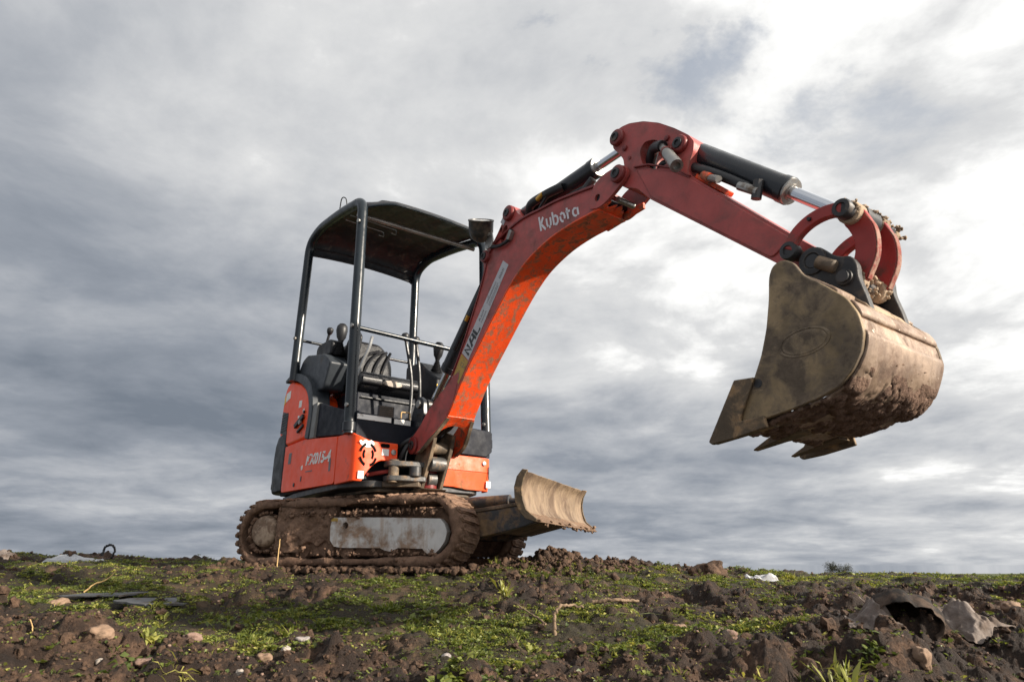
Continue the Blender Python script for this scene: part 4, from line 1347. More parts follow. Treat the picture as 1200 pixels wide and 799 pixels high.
# ---------------------------------------------------------------- hydraulic rams
def ram(name, p0, p1, rb, rr, split, label, collar=.012):
    p0, p1 = Vector(p0), Vector(p1)
    ax = (p1 - p0).normalized(); L_ = (p1 - p0).length
    e = L_ * split
    b_ = MB().lathe([(.0, rb * .5), (.02, rb * .85), (.045, rb), (e - .035, rb), (e - .034, rb * 1.06), (e - .004, rb * 1.06), (e, rb * .98)], p0, ax, 32).build(name, M['cyl_black'], EX, angle=40)
    b_['label'] = label
    MB().lathe([(0, rb * .99), (.006, rb * .97), (.007, rb * .62), (.012, rb * .6)], p0 + ax * (e + .0005), ax, 32).build('gland', M['steel'], b_, angle=40)
    MB().cyl(p0 + ax * (e + .004), p0 + ax * (L_ - .030), rr, 24).build('piston_rod', M['chrome'], b_)
    for p in (p0, p1):
        MB().cyl(p + Vector((0, -.042, 0)), p + Vector((0, .042, 0)), rr * 1.75, 24).build('rod_eye', M['steel_dark'], b_, .003)
    return b_
r1 = ram('arm_cylinder', (1.458, 0, 1.815), (2.272, 0, 1.822), .047, .021, .735, 'black ram along the top of the boom')
r2 = ram('bucket_cylinder', (2.612, 0, 1.592), (3.200, 0, 1.012), .047, .023, .635, 'black ram with bright rod above the arm')
r3 = ram('boom_cylinder', (1.240, 0, 1.640), (.525, 0, .930), .047, .022, .74, 'black ram rising behind the boom')
# side pipes and hoses on the rams
MB().tube(spline([(1.56, -.03, 1.765), (1.62, -.065, 1.800), (1.75, -.070, 1.795), (1.82, -.062, 1.793), (1.85, -.045, 1.800)], 6), .024, 12).build('ram_hose', M['rubber'], r1)
MB().tube(spline([(1.60, -.02, 1.745), (1.70, -.06, 1.760), (1.78, -.075, 1.785)], 6), .010, 8).build('ram_hose', M['rubber'], r1)
MB().cyl((1.70, -.085, 1.785), (1.745, -.085, 1.795), .014, 10).build('hose_fitting', M['amber'], r1)
MB().tube([(1.86, -.02, 1.752), (2.02, -.02, 1.735)], .010, 8).build('ram_pipe', M['steel_dark'], r1)
MB().cyl((1.99, -.02, 1.725), (2.045, -.02, 1.752), .020, 10).build('hose_fitting', M['steel_dark'], r1)
MB().tube(spline([(2.60, -.035, 1.520), (2.68, -.05, 1.455), (2.78, -.05, 1.365), (2.86, -.045, 1.285)], 6), .019, 12).build('ram_pipe', M['rubber'], r2)
MB().cyl((2.83, -.055, 1.305), (2.90, -.055, 1.245), .017, 10).build('hose_fitting', M['steel'], r2)
MB().cyl((2.885, -.05, 1.225), (2.905, -.05, 1.290), .019, 10).build('hose_fitting', M['steel_dark'], r2)
MB().tube(spline([(1.16, -.02, 1.60), (1.09, -.05, 1.44), (.97, -.05, 1.31), (.86, -.05, 1.20)], 6), .016, 10).build('ram_hose', M['rubber'], r3)
MB().cyl((1.000, -.062, 1.335), (1.025, -.062, 1.360), .012, 10).build('hose_fitting', M['amber'], r3)

# ---------------------------------------------------------------- arm (dipper)
HWA = .075
armo = [(2.300, 1.655), (2.296, 1.705), (2.268, 1.752), (2.240, 1.790), (2.236, 1.840), (2.262, 1.872), (2.300, 1.874), (2.345, 1.864), (2.425, 1.826), (2.507, 1.768), (2.585, 1.694), (2.650, 1.622), (2.672, 1.580),
        (2.664, 1.540), (2.640, 1.500), (2.628, 1.462), (2.646, 1.433), (2.83, 1.224), (3.016, 1.014), (3.085, .940), (3.112, .890), (3.095, .850), (3.050, .846), (2.941, .947), (2.69, 1.188), (2.435, 1.432), (2.365, 1.520), (2.290, 1.565), (2.258, 1.595), (2.255, 1.640)]
hol = rpoly([(2.400, 1.630), (2.392, 1.690), (2.420, 1.722), (2.470, 1.706), (2.525, 1.660), (2.568, 1.612), (2.572, 1.580), (2.535, 1.552), (2.474, 1.556), (2.421, 1.594)], .02, 3)
arm = MB().prism(rpoly(armo, .012, 3), -HWA, HWA, holes=[hol]).build('arm', M['maroon'], EX, .005)
arm['label'] = 'faded dark red arm with hooked top end'
for sv in (-1, 1):
    boss(arm, 2.275, 1.825, sv, HWA, .038, .022)
    boss(arm, 2.610, 1.598, sv, HWA, .036, .022)
    MB().lathe([(0, .014), (.008, .013), (.012, .007)], (2.312, sv * HWA, 1.752), (0, sv, 0), 14).build('bolt_head', M['maroon_dark'], arm)
    MB().lathe([(0, .009), (.004, .008)], (2.334, sv * HWA, 1.690), (0, sv, 0), 12).build('bolt_head', M['maroon_dark'], arm)
    MB().lathe([(0, .013), (.008, .012), (.010, .006)], (2.545, sv * HWA, 1.668), (0, sv, 0), 14).build('bolt_head', M['maroon_dark'], arm)
    # reinforcing side plate of the box section
    MB().prism(rpoly([(2.370, 1.612), (2.440, 1.440), (2.93, .968), (3.005, 1.012), (2.640, 1.425), (2.560, 1.500)], .02, 4), sv * (HWA - .002), sv * (HWA + .006)).build('arm_side_plate', M['maroon'], arm, .003)
band([(2.360, 1.622), (2.44, 1.592), (2.56, 1.512), (2.640, 1.432)], .007, -HWA - .012, -HWA + .0, 'weld_edge', M['maroon_dark'], arm)
MB().prism([(2.64, 1.438), (2.73, 1.340), (2.745, 1.352), (2.655, 1.452)], -.055, .045).build('orange_bracket', M['guard'], arm, .004)
MB().cyl((2.725, -.075, 1.385), (2.775, -.095, 1.345), .014, 12).build('spare_coupling', M['steel'], arm)
MB().cyl((2.690, -.060, 1.420), (2.727, -.076, 1.384), .018, 12).build('coupling_collar', M['guard'], arm)
# hoses through the hook with the steel coupling
MB().tube(spline([(2.36, .02, 1.60), (2.40, -.02, 1.645), (2.455, -.055, 1.672), (2.51, -.085, 1.645), (2.53, -.092, 1.630)], 8), .024, 14).build('hydraulic_hose', M['rubber'], arm)
MB().tube(spline([(2.36, .03, 1.57), (2.42, .0, 1.592), (2.48, -.03, 1.600), (2.52, .0, 1.575)], 8), .014, 12).build('hydraulic_hose', M['rubber'], arm)
cpl = MB()
p0 = Vector((2.525, -.090, 1.633)); p1 = Vector((2.640, -.155, 1.452)); ax = p1 - p0; L_ = ax.length
cpl.lathe([(0, .014), (L_ * .18, .015), (L_ * .19, .011), (L_ * .30, .011), (L_ * .31, .019), (L_ * .38, .019), (L_ * .39, .022), (L_ * .46, .020), (L_ * .47, .024), (L_ * .55, .021), (L_ * .56, .024), (L_ * .66, .021), (L_ * .67, .024), (L_ * .78, .022), (L_ * .80, .026), (L_, .026), (L_, .016), (L_ * .92, .014)], p0, ax, 20)
cpl.build('quick_coupling', M['steel'], arm, angle=40)
MB().lathe([(0, .020), (.012, .020)], p0 + ax * .24, ax, 16).build('coupling_ring', M['maroon'], arm)

# ---------------------------------------------------------------- bucket linkage
def curved_bar(name, cpts, w0, w1, v0_, v1_, mat, parent=None, lab=None):
    c_ = [np.array(p) for p in spline(cpts, 7)]
    A, B = [], []
    for i, p in enumerate(c_):
        t_ = c_[min(i + 1, len(c_) - 1)] - c_[max(i - 1, 0)]
        t_ = t_ / np.linalg.norm(t_)
        ww = w0 + (w1 - w0) * i / (len(c_) - 1)
        A.append(tuple(p + np.array([-t_[1], t_[0]]) * ww)); B.append(tuple(p - np.array([-t_[1], t_[0]]) * ww))
    return MB().prism(A + B[::-1], v0_, v1_).build(name, mat, parent, .004)
for sv in (-1, 1):
    k = curved_bar('side_link', [(3.020, .945), (3.048, .985), (3.095, 1.012), (3.150, 1.020), (3.204, 1.010)], .019, .021, sv * .112, sv * .138, M['link_red'], EX)
    k['label'] = 'curved red side link nearest the camera' if sv < 0 else 'curved red side link on the far side'
    for (u, z) in ((3.020, .943), (3.204, 1.010)):
        MB().lathe([(-.028, .029), (.004, .030), (.009, .027), (.010, .016), (.004, .014), (.004, .0)], (u, sv * .132, z), (0, sv, 0), 22).build('link_boss', M['steel_dark'], k, angle=40)
    MB().lathe([(0, .007), (.008, .006)], (3.105, sv * .138, 1.015), (0, sv, 0), 10).build('grease_nipple', M['rubber'], k)
MB().cyl((3.020, -.13, .943), (3.020, .13, .943), .020, 18).build('link_pin', M['steel_dark'], EX)
pin = MB().cyl((3.204, -.125, 1.010), (3.204, .185, 1.010), .024, 20).build('link_pin', M['drymud'], EX)
pin['label'] = 'upper link pin plastered with pale dry mud'
yk = None
for sv in (-1, 1):
    k = curved_bar('push_link', [(3.206, 1.004), (3.226, .940), (3.220, .870), (3.182, .806)], .034, .030, sv * .050, sv * .076, M['link_red'], EX)
    band(spline([(3.2405, 1.000), (3.2615, .940), (3.2535, .862), (3.2145, .792)], 6), -.004, sv * .0762, sv * .0498, 'muddy_edge', M['link_edge'], k)
    MB().cyl((3.204, sv * .046, 1.010), (3.204, sv * .100, 1.010), .036, 22).build('link_eye', M['drymud'], k, .006)
    MB().cyl((3.172, sv * .044, .798), (3.172, sv * .082, .798), .036, 22).build('link_eye', M['drymud'], k, .006)
MB().cyl((3.172, -.14, .798), (3.172, .14, .798), .018, 18).build('link_pin', M['steel_dark'], EX)
rng = np.random.default_rng(21)
C = []
for _ in range(90):
    a = rng.uniform(-.6, 2.4); r_ = rng.uniform(.026, .042)
    C.append((3.204 + math.cos(a) * r_, rng.uniform(-.12, .19), 1.010 + math.sin(a) * r_))
for _ in range(40):
    a = rng.uniform(-1.5, 1.2)
    C.append((3.172 + math.cos(a) * .034, rng.uniform(-.09, .09), .798 + math.sin(a) * .034))
lumps('dry_mud_crust', C, rng.uniform(.003, .008, len(C)), M['drymud'], pin, 1, 5, 1.0, .6)

# ---------------------------------------------------------------- bucket
HK = .2435
bp_ = [(3.020, .858), (3.053, .868), (3.088, .846), (3.111, .797), (3.170, .742), (3.221, .688), (3.245, .635), (3.250, .582), (3.237, .535), (3.208, .491), (3.166, .453), (3.104, .432), (3.012, .415), (2.935, .404), (2.829, .393),
       (2.838, .430), (2.911, .527), (2.946, .593), (2.974, .670), (2.995, .760), (3.004, .825)]
bkt = empty('bucket'); bkt.parent = EX
bkt['label'] = 'brown digging bucket with three teeth, muddy underneath'
for sv in (-1, 1):
    pl = MB().prism(rpoly(bp_, .016, 4), sv * HK, sv * (HK - .016)).build('bucket_side_plate', M['bucket_side'], bkt, .003)
    MB().prism([(2.852, .536), (2.922, .530), (2.866, .430), (2.858, .408), (2.938, .412), (2.944, .376), (2.828, .358), (2.750, .352), (2.738, .362)], sv * (HK + .0005), sv * (HK + .014)).build('side_cutter', M['tooth'], bkt, .004)
    if sv < 0:
        # raised oval maker's plate, worn smooth
        ov = MB()
        cc_ = np.array([3.084, .598]); e1 = np.array([.080, .002]); e2 = np.array([.0, .040])
        ring = lambda s_: [tuple(cc_ + e1 * s_ * math.cos(a) + e2 * s_ * math.sin(a)) for a in np.linspace(0, 2 * math.pi, 40)[:-1]]
        ov.prism(ring(1.0), -HK + .001, -HK - .0016, holes=[ring(.90)])
        ov.build('oval_emblem_rim', M['bucket_side'], pl, .001)
        MB().prism(ring(.84), -HK + .001, -HK - .0010).build('oval_emblem', M['bucket_side'], pl, .001)
        MB().lathe([(0, .014), (.001, .014)], (2.925, -HK, .512), (0, -1, 0), 14).build('drain_mark', M['ear'], pl)
# shell
shp = spline([(3.105, .790), (3.170, .735), (3.214, .686), (3.238, .635), (3.243, .582), (3.230, .537), (3.202, .496), (3.162, .460), (3.102, .439), (3.012, .422), (2.935, .411), (2.835, .398)], 12)
nS = len(shp)
vss = np.linspace(-HK + .0165, HK - .0165, 130)
rows = []
for i, (u, z) in enumerate(shp):
    i0, i1 = max(0, i - 1), min(nS - 1, i + 1)
    t_ = np.array(shp[i1]) - np.array(shp[i0]); t_ = t_ / np.linalg.norm(t_)
    nrm = np.array([-t_[1], t_[0]])
    s_ = i / (nS - 1)
    step = -.010 * ((.12 < s_ < .20) or (.27 < s_ < .36))
    rows.append([(u + nrm[0] * step, v, z + nrm[1] * step) for v in vss])
V = np.array(rows).reshape(-1, 3)
P3 = V * np.array([1, 1, 1.0])
muddy = np.repeat(sstep(.42, .60, np.arange(nS) / (nS - 1)), len(vss))
patch = np.clip(fbm3(P3 * 11 + 5, 4, .6) * 3.0 + .55, 0, 1) * muddy
dv_ = patch * (.007 + fbm3(P3 * 42, 4, .7) * .013 + fbm3(P3 * 14, 2) * .010) + .0012 * fbm3(P3 * 60, 2)
id_ = np.arange(nS * len(vss)).reshape(nS, len(vss))
Fq = np.stack([id_[:-1, :-1], id_[:-1, 1:], id_[1:, 1:], id_[1:, :-1]], -1).reshape(-1, 4)
V[:, 2] -= dv_
sh = raw_mesh('bucket_shell', V, Fq, M['bucket_shell'], bkt)
sh.data.materials.append(M['bucket_mud'])
pf = patch[Fq].mean(1) > .45
sh.data.polygons.foreach_set('material_index', pf.astype(np.int32))
sh['label'] = 'rubbed pale steel back of the bucket'
so = sh.modifiers.new('thick', 'SOLIDIFY'); so.thickness = .012; so.offset = -1
# lip and teeth
MB().prism([(2.985, .412), (2.862, .390), (2.867, .402), (2.985, .426)], -HK + .017, HK - .017).build('bucket_lip', M['tooth'], bkt, .003)
for k, v in enumerate((-.012, .208)):
    mb = MB()
    lo_ = [(2.930, v - .036, .392), (2.738, v - .012, .358), (2.738, v + .012, .358), (2.930, v + .036, .392)]
    hi_ = [(2.900, v - .036, .432), (2.738, v - .012, .363), (2.738, v + .012, .363), (2.900, v + .036, .432)]
    mb.add(lo_ + hi_, [(0, 1, 2, 3), (7, 6, 5, 4), (0, 4, 5, 1), (1, 5, 6, 2), (2, 6, 7, 3), (3, 7, 4, 0)])
    mb.build('bucket_tooth', M['tooth'], bkt, .003)
mb = MB()
lo_ = [(2.930, -.236, .388), (2.742, -.236, .355), (2.742, -.215, .357), (2.930, -.165, .390)]
hi_ = [(2.900, -.236, .424), (2.742, -.236, .362), (2.742, -.215, .363), (2.900, -.165, .430)]
mb.add(lo_ + hi_, [(0, 1, 2, 3), (7, 6, 5, 4), (0, 4, 5, 1), (1, 5, 6, 2), (2, 6, 7, 3), (3, 7, 4, 0)])
mb.build('bucket_tooth', M['tooth'], bkt, .003)
# ears with pin bosses
earp = rpoly([(3.038, .880), (3.040, .915), (3.075, .935), (3.112, .925), (3.140, .890), (3.165, .868), (3.198, .862), (3.212, .830), (3.208, .790), (3.222, .720), (3.228, .672), (3.150, .735), (3.095, .790), (3.060, .840)], .016, 4)
for sv in (-1, 1):
    ear = MB().prism(earp, sv * .092, sv * .120).build('bucket_ear', M['ear'], bkt, .006)
    MB().lathe([(0, .044), (.006, .043), (.008, .034), (.008, .026), (.001, .022)], (3.085, sv * .120, .885), (0, sv, 0), 26).build('ear_boss', M['ear'], ear, angle=40)
    MB().lathe([(0, .020), (.055, .020), (.060, .014)], (3.105, sv * .128, .872), (.85, 0, -.62), 20).build('pin_retainer', M['steel_dusty'], ear, angle=40)
    MB().lathe([(0, .026), (.010, .024)], (3.172, sv * .120, .798), (0, sv, 0), 20).build('pin_end', M['ear'], ear)
MB().cyl((3.085, -.125, .885), (3.085, .125, .885), .022, 18).build('bucket_pin', M['steel_dark'], bkt)
band([(3.232, .640), (3.228, .672), (3.212, .700), (3.185, .725)], -.006, -.125, .125, 'ear_seat', M['drymud'], bkt)
# mud under the bucket
rng = np.random.default_rng(31)
C = []; Sz = []
for _ in range(1500):
    s_ = min(.97, max(.44, rng.normal(.68, .12)))
    i = int(s_ * (nS - 1)); u, z = shp[i]
    v = HK * (1 - abs(rng.normal(0, .75)))
    if abs(v) > HK - .015: v = rng.uniform(-HK + .02, HK - .02)
    i0, i1 = max(0, i - 1), min(nS - 1, i + 1)
    t_ = np.array(shp[i1]) - np.array(shp[i0]); t_ = t_ / np.linalg.norm(t_)
    C.append((u - t_[1] * .004, v, z + t_[0] * .004)); Sz.append(rng.uniform(.002, .006) if rng.random() < .9 else rng.uniform(.006, .011))
lumps('mud_lumps', C, Sz, M['bucket_mud'], bkt, 0, 9, .8, .6)

# ---------------------------------------------------------------- work lamp on the boom
lax = Vector((.47, -.31, .825)).normalized()
lc0 = Vector((1.235, -.125, 1.722))
lamp = MB().lathe([(0, .022), (.008, .037), (.022, .054), (.040, .064), (.058, .069), (.115, .070), (.118, .073), (.125, .073), (.126, .067), (.120, .064)], lc0, lax, 32).build('work_lamp', M['lamp_body'], EX, angle=50)
lamp['label'] = 'round black work lamp pointing up beside the boom'
MB().lathe([(0, .065), (.005, .045), (.008, .0)], lc0 + lax * .118, lax, 32).build('lamp_lens', M['lens'], lamp, angle=60)
br = MB().prism(rpoly([(1.270, 1.690), (1.300, 1.760), (1.335, 1.760), (1.352, 1.690), (1.330, 1.655), (1.285, 1.655)], .012, 3), -HWB - .038, -HWB - .030).build('lamp_bracket', M['steel'], lamp, .003)
MB().lathe([(0, .012), (.010, .012), (.012, .006)], (1.318, -HWB - .038, 1.735), (0, -1, 0), 12).build('bracket_bolt', M['steel'], lamp)
MB().tube(spline([(1.31, -HWB - .03, 1.665), (1.36, -HWB - .02, 1.650), (1.42, -HWB - .02, 1.640), (1.47, -HWB - .012, 1.655), (1.49, -HWB - .012, 1.70)], 5), .010, 10).build('lamp_cable', M['rubber'], lamp)
MB().prism(rpoly([(1.455, 1.655), (1.485, 1.70), (1.505, 1.685), (1.478, 1.640)], .006, 3), -HWB - .025, -HWB - .001).build('cable_clip', M['steel'], lamp, .003)


# the bucket's shell carries its plates, teeth and ears; nothing lies deeper than thing > part > sub-part
sh.parent = EX
sh['label'] = bkt['label']
for c_ in list(bkt.children):
    c_.parent = sh
bpy.data.objects.remove(bkt)
sh.name = 'bucket'
for o in list(EX.children_recursive):
    while o.parent and o.parent.parent and o.parent.parent.parent:
        o.parent = o.parent.parent


# ================================================================== THINGS LYING ON THE FIELD
def gz(x, y):
    return float(ground_z(np.array([x]), np.array([y]))[0])


def stone(name, x, y, size, mat, label, cat='stone', sink=.25, sq=.1, group=None, sub=3):
    V, F = ico(sub)
    rng = np.random.default_rng(int(abs(x * 1000 + y * 77)))
    off = rng.uniform(-20, 20, 3)
    p = np.sign(V) * np.abs(V) ** (1 - sq)
    p = p * (1 + .42 * fbm3(p * 1.3 + off, 2) + .12 * fbm3(p * 3.5 + off, 3))[:, None]
    p = p * np.array(size)
    a = rng.uniform(0, 6.28)
    p = np.stack([p[:, 0] * math.cos(a * .1) - p[:, 1] * math.sin(a * .1), p[:, 0] * math.sin(a * .1) + p[:, 1] * math.cos(a * .1), p[:, 2]], -1)
    o = raw_mesh(name, p, F, mat)
    o.location = (x, y, gz(x, y) + size[2] * (1 - sink * 2) * .30)
    return tag(o, label, cat, group)


SG = 'loose stones on the bare soil'
stone('stone', -1.127, 1.960, (.030, .024, .020), M['stone_tan'], 'largest rounded tan stone in the left foreground soil', group=SG)
stone('pebble', -1.085, 1.905, (.010, .009, .008), M['stone_pale'], 'small white pebble just below the large tan stone', 'pebble', group=SG)
stone('stone', -1.883, 2.930, (.040, .025, .022), M['stone_tan'], 'tan stone leaning on the left end of the slate board', group=SG)
stone('pebble', -.640, 2.190, (.022, .018, .012), M['stone_grey'], 'smooth grey pebble at the foot of the pale weed', 'pebble', group=SG)
stone('stone', -.720, 2.100, (.022, .018, .016), M['stone_tan'], 'orange lumpy stone left of the smooth grey pebble', group=SG)
stone('pebble', -.665, 2.120, (.013, .011, .010), M['stone_pale'], 'white pebble between the orange stone and the grey pebble', 'pebble', group=SG)
stone('pebble', .613, 2.610, (.024, .018, .016), M['stone_tan'], 'oval tan pebble right of the arched root', 'pebble', group=SG)
stone('stone', .700, 2.330, (.034, .028, .026), M['stone_pink'], 'dusty pinkish stone half sunk in the middle right soil', group=SG)
stone('stone', 1.116, 1.965, (.019, .016, .026), M['stone_tan'], 'squarish tan stone below the torn black sack', group=SG, sq=.35)
stone('pebble', 1.255, 1.800, (.016, .013, .012), M['stone_pale'], 'pale pebble at the edge of the dark hollow', 'pebble', group=SG)
stone('stone', -.930, 2.080, (.024, .016, .012), M['stone_pink'], 'flat pink stone right of the large tan stone', group=SG)
stone('pebble', -.985, 1.945, (.022, .014, .012), M['stone_pink'], 'pinkish pebble touching the green clover patch on the left', 'pebble', group=SG)
stone('pebble', -1.335, 1.960, (.012, .010, .010), M['stone_tan'], 'lone tan pebble near the left edge', 'pebble', group=SG)
stone('pebble', -.735, 1.975, (.014, .010, .010), M['stone_pale'], 'whitish pebble in the soil nearest the bottom left', 'pebble', group=SG)
stone('stone', 1.873, 2.650, (.030, .022, .024), M['stone_tan'], 'pale brown stone in the weeds at the right edge', group=SG)
stone('pebble', -.200, 2.200, (.014, .012, .010), M['stone_grey'], 'dull grey pebble in the centre foreground', 'pebble', group=SG)
stone('soil_boulder', 1.127, 3.930, (.105, .080, .070), M['clod'], 'big brown lump of earth on the skyline', 'earth clod', sub=4)

# slate boards
def board(name, pts, th, mat, label, tilt=(0, 0)):
    cx = sum(p[0] for p in pts) / len(pts); cy = sum(p[1] for p in pts) / len(pts)
    dense = []
    for a_, b_ in zip(pts, pts[1:] + pts[:1]):
        n_ = max(1, int(math.dist(a_, b_) / .03))
        for k in range(n_):
            j = .010 * math.sin(k * 12.9 + a_[0] * 70) + .006 * math.sin(k * 4.1)
            dense.append((a_[0] + (b_[0] - a_[0]) * k / n_ - cx + j, a_[1] + (b_[1] - a_[1]) * k / n_ - cy + j))
    o = MB().prism(dense, 0, th, 'z').build(name, mat, None, .002)
    o.location = (cx, cy, max(gz(cx, cy), gz(cx - .1, cy), gz(cx + .1, cy)) + .002)
    o.rotation_euler = (tilt[0], tilt[1], 0)
    return tag(o, label, 'board', 'grey boards lying on the soil')
board('slate_board', [(-1.60, 2.80), (-1.42, 2.70), (-1.24, 2.80), (-1.42, 2.96), (-1.58, 2.92)], .010, M['slate'], 'flat grey slate board lying on the left soil, pointed right end', (.05, .02))
board('slate_board', [(-1.90, 2.96), (-1.62, 2.90), (-1.58, 3.06), (-1.86, 3.08)], .008, M['slate'], 'thinner grey board behind the tan stone on the left', (.05, -.02))

# twigs, root, straw
def twig(name, pts, r0, r1, mat, label, cat='twig', group=None, seg=8):
    c_ = [np.array(p, float) for p in spline(pts, 6)]
    n_ = len(c_)
    base = c_[0]
    rng = np.random.default_rng(int(abs(base[0]) * 991))
    c_ = [p + rng.normal(0, r0 * .25, 3) for p in c_]
    rad = [r0 + (r1 - r0) * i / (n_ - 1) * (1 + .2 * math.sin(i * 2.1)) for i in range(n_)]
    o = MB().tube([p - base for p in c_], r0, seg, True, rad).build(name, mat, None, angle=70)
    o.location = base
    return tag(o, label, cat, group)
g = gz(.149, 2.50)
twig('root', [(.149, 2.500, g - .02), (.150, 2.500, g + .03), (.152, 2.505, g + .065), (.175, 2.515, g + .085), (.215, 2.530, g + .088), (.255, 2.55, g + .080)], .0075, .004, M['wood'], 'arched bare root sticking up from the middle soil', 'root')
g2 = gz(.125, 2.548)
twig('twig', [(.122, 2.548, g2 + .008), (.085, 2.60, g2 + .030), (.045, 2.66, g2 + .050), (.010, 2.70, g2 + .072)], .004, .0025, M['wood'], 'thin forked twig leaning left beside the arched root')
g3 = gz(.40, 2.78)
twig('twig', [(.32, 2.79, g3 + .018), (.39, 2.78, g3 + .030), (.46, 2.79, g3 + .028), (.50, 2.80, g3 + .022)], .008, .005, M['wood'], 'thicker twig lying flat right of the arched root')
g4 = gz(-1.93, 3.16)
twig('twig', [(-1.93, 3.16, g4), (-1.90, 3.18, g4 + .035), (-1.86, 3.20, g4 + .055), (-1.83, 3.22, g4 + .095)], .004, .002, M['straw'], 'pale slanting twig behind the slate boards')
g5 = gz(-1.38, 2.06)
twig('twig', [(-1.375, 2.06, g5 - .005), (-1.385, 2.06, g5 + .03), (-1.398, 2.06, g5 + .055)], .0022, .0012, M['straw'], 'short pale stalk left of the large tan stone')
twig('straw_stalk', [(-1.372, 4.045, gz(-1.372, 4.045) - .01), (-1.374, 4.050, .08), (-1.376, 4.055, .150)], .0040, .003, M['straw'], 'upright yellow straw against the rear of the near track', 'straw')
gl = gz(-3.38, 5.75)
twig('wire_loop', [(-3.40, 5.75, gl - .02), (-3.415, 5.75, gl + .05), (-3.40, 5.75, gl + .10), (-3.36, 5.75, gl + .115), (-3.325, 5.75, gl + .085), (-3.33, 5.75, gl + .03), (-3.35, 5.75, gl - .02)], .010, .008, M['rubber'], 'small dark wire loop standing on the left skyline', 'wire')

# crumpled sheets and sacks
def cloth(name, cx, cy, w_, d_, hfun, mat, label, cat, seed, rot=0.0, amp=.012, n=46, thick=.004):
    a, b = np.meshgrid(np.linspace(-1, 1, n), np.linspace(-1, 1, n), indexing='ij')
    rng = np.random.default_rng(seed)
    P = np.stack([a, b, 0 * a + seed], -1).reshape(-1, 3)
    fold = (1 - np.abs(fbm3(P * np.array([1.6, 3.2, 1]), 3))).reshape(a.shape)
    z = hfun(a, b) + amp * (fold - .6) * 2
    wob = fbm3(P * 1.7 + 4, 2).reshape(a.shape) * .16
    x = (a + wob) * w_ / 2; y = (b + fbm3(P * 1.7 - 9, 2).reshape(a.shape) * .16) * d_ / 2
    c, s_ = math.cos(rot), math.sin(rot)
    X, Y = x * c - y * s_, x * s_ + y * c
    G = ground_z(X + cx, Y + cy)
    g0 = gz(cx, cy)
    edge = np.minimum(1 - np.abs(a), 1 - np.abs(b))
    Z = np.maximum(G - g0 + .004, G * .6 + g0 * .4 - g0 + z) if True else z
    Z = np.where(edge < .08, np.minimum(Z, G - g0 + .012), Z)
    id_ = np.arange(n * n).reshape(n, n)
    F = np.stack([id_[:-1, :-1], id_[1:, :-1], id_[1:, 1:], id_[:-1, 1:]], -1).reshape(-1, 4)
    o = raw_mesh(name, np.stack([X, Y, Z], -1).reshape(-1, 3), F, mat)
    o.location = (cx, cy, g0)
    so = o.modifiers.new('thick', 'SOLIDIFY'); so.thickness = thick
    ss_ = o.modifiers.new('smooth', 'SUBSURF'); ss_.levels = ss_.render_levels = 1
    return tag(o, label, cat)
CG = 'torn sacks half buried in the right bank'
# torn sack: open mouth towards the camera
n1, n2 = 56, 30
sx, sy = 1.285, 2.330
sg0 = gz(sx, sy) - .01
V = []
for i in range(n1):
    a = 2 * math.pi * i / n1
    for j in range(n2):
        t_ = j / (n2 - 1)
        # t 0..0.45 outside from the ground up to the rim, 0.45..1 inside to the back of the cavity
        wob = 1 + .10 * math.sin(3 * a + 1) + .06 * math.sin(7 * a + 2) + .03 * math.sin(13 * a)
        if t_ < .45:
            k = t_ / .45
            r_ = .118 - .018 * k ** 2; yy = .03 - .11 * k
        else:
            k = (t_ - .45) / .55
            r_ = .100 * (1 - k ** 2.2); yy = -.08 + .20 * k ** .7
        V.append((r_ * wob * math.cos(a) * 1.0, yy + .03 * math.sin(a) + .02 * math.sin(3 * a), .080 + r_ * wob * math.sin(a) * .86))
V = np.array(V)
V = V + (fbm3(V * np.array([14, 6, 14]), 3, .6) * .010)[:, None] * np.array([1, .5, 1])
id_ = np.arange(n1 * n2).reshape(n1, n2)
F = np.stack([id_[:, :-1], np.roll(id_, -1, 0)[:, :-1], np.roll(id_, -1, 0)[:, 1:], id_[:, 1:]], -1).reshape(-1, 4)
sk = raw_mesh('torn_sack', V, F, M['sheet_black'])
sk.location = (1.295, 2.33, -.222); sk.rotation_euler = (.25, 0, -.35); sk.scale = (.80, .85, .78)
tag(sk, 'dark torn sack with an open mouth, half buried in the right bank', 'sack')
cloth('cloth_scrap', 1.185, 2.380, .17, .22, lambda a, b: .075 * np.exp(-((a - .25) / .45) ** 2 - (b / .7) ** 2), M['cloth_grey'], 'muddy grey cloth scrap left of the dark torn sack', 'cloth', 4, -.2, .016)
cloth('cloth_scrap', 1.475, 2.330, .18, .20, lambda a, b: .095 * np.clip(1 - np.abs(a + .15) * 1.3, 0, 1) * np.clip(1 - np.abs(b) * .8, 0, 1), M['cloth_grey'], 'tent-shaped fold of muddy grey cloth right of the dark torn sack', 'cloth', 9, .3, .022)
cloth('cloth_scrap', 1.60, 2.80, .34, .22, lambda a, b: .050 * np.exp(-((a + .3) / .5) ** 2 - (b / .8) ** 2), M['cloth_grey'], 'pale crumpled cloth lying behind the dark torn sack', 'cloth', 14, -.1, .014)
cloth('plastic_sheet', 1.365, 3.80, .17, .08, lambda a, b: .022 + .022 * np.exp(-((a - .5) / .35) ** 2), M['litter_white'], 'white plastic scrap on the skyline right of the brown earth lump', 'litter', 3, -.1, .014, 36)
cloth('plastic_sheet', -3.15, 4.98, .34, .20, lambda a, b: .030 + 0 * a, M['litter_white'], 'flat pale plastic sheet on the left skyline', 'litter', 6, .1, .006, 36)
cloth('plastic_sheet', -3.98, 5.25, .30, .20, lambda a, b: .012 + 0 * a, M['cloth_grey'], 'dull grey plastic sheet cut by the left edge of the picture', 'litter', 8, .1, .006, 36)


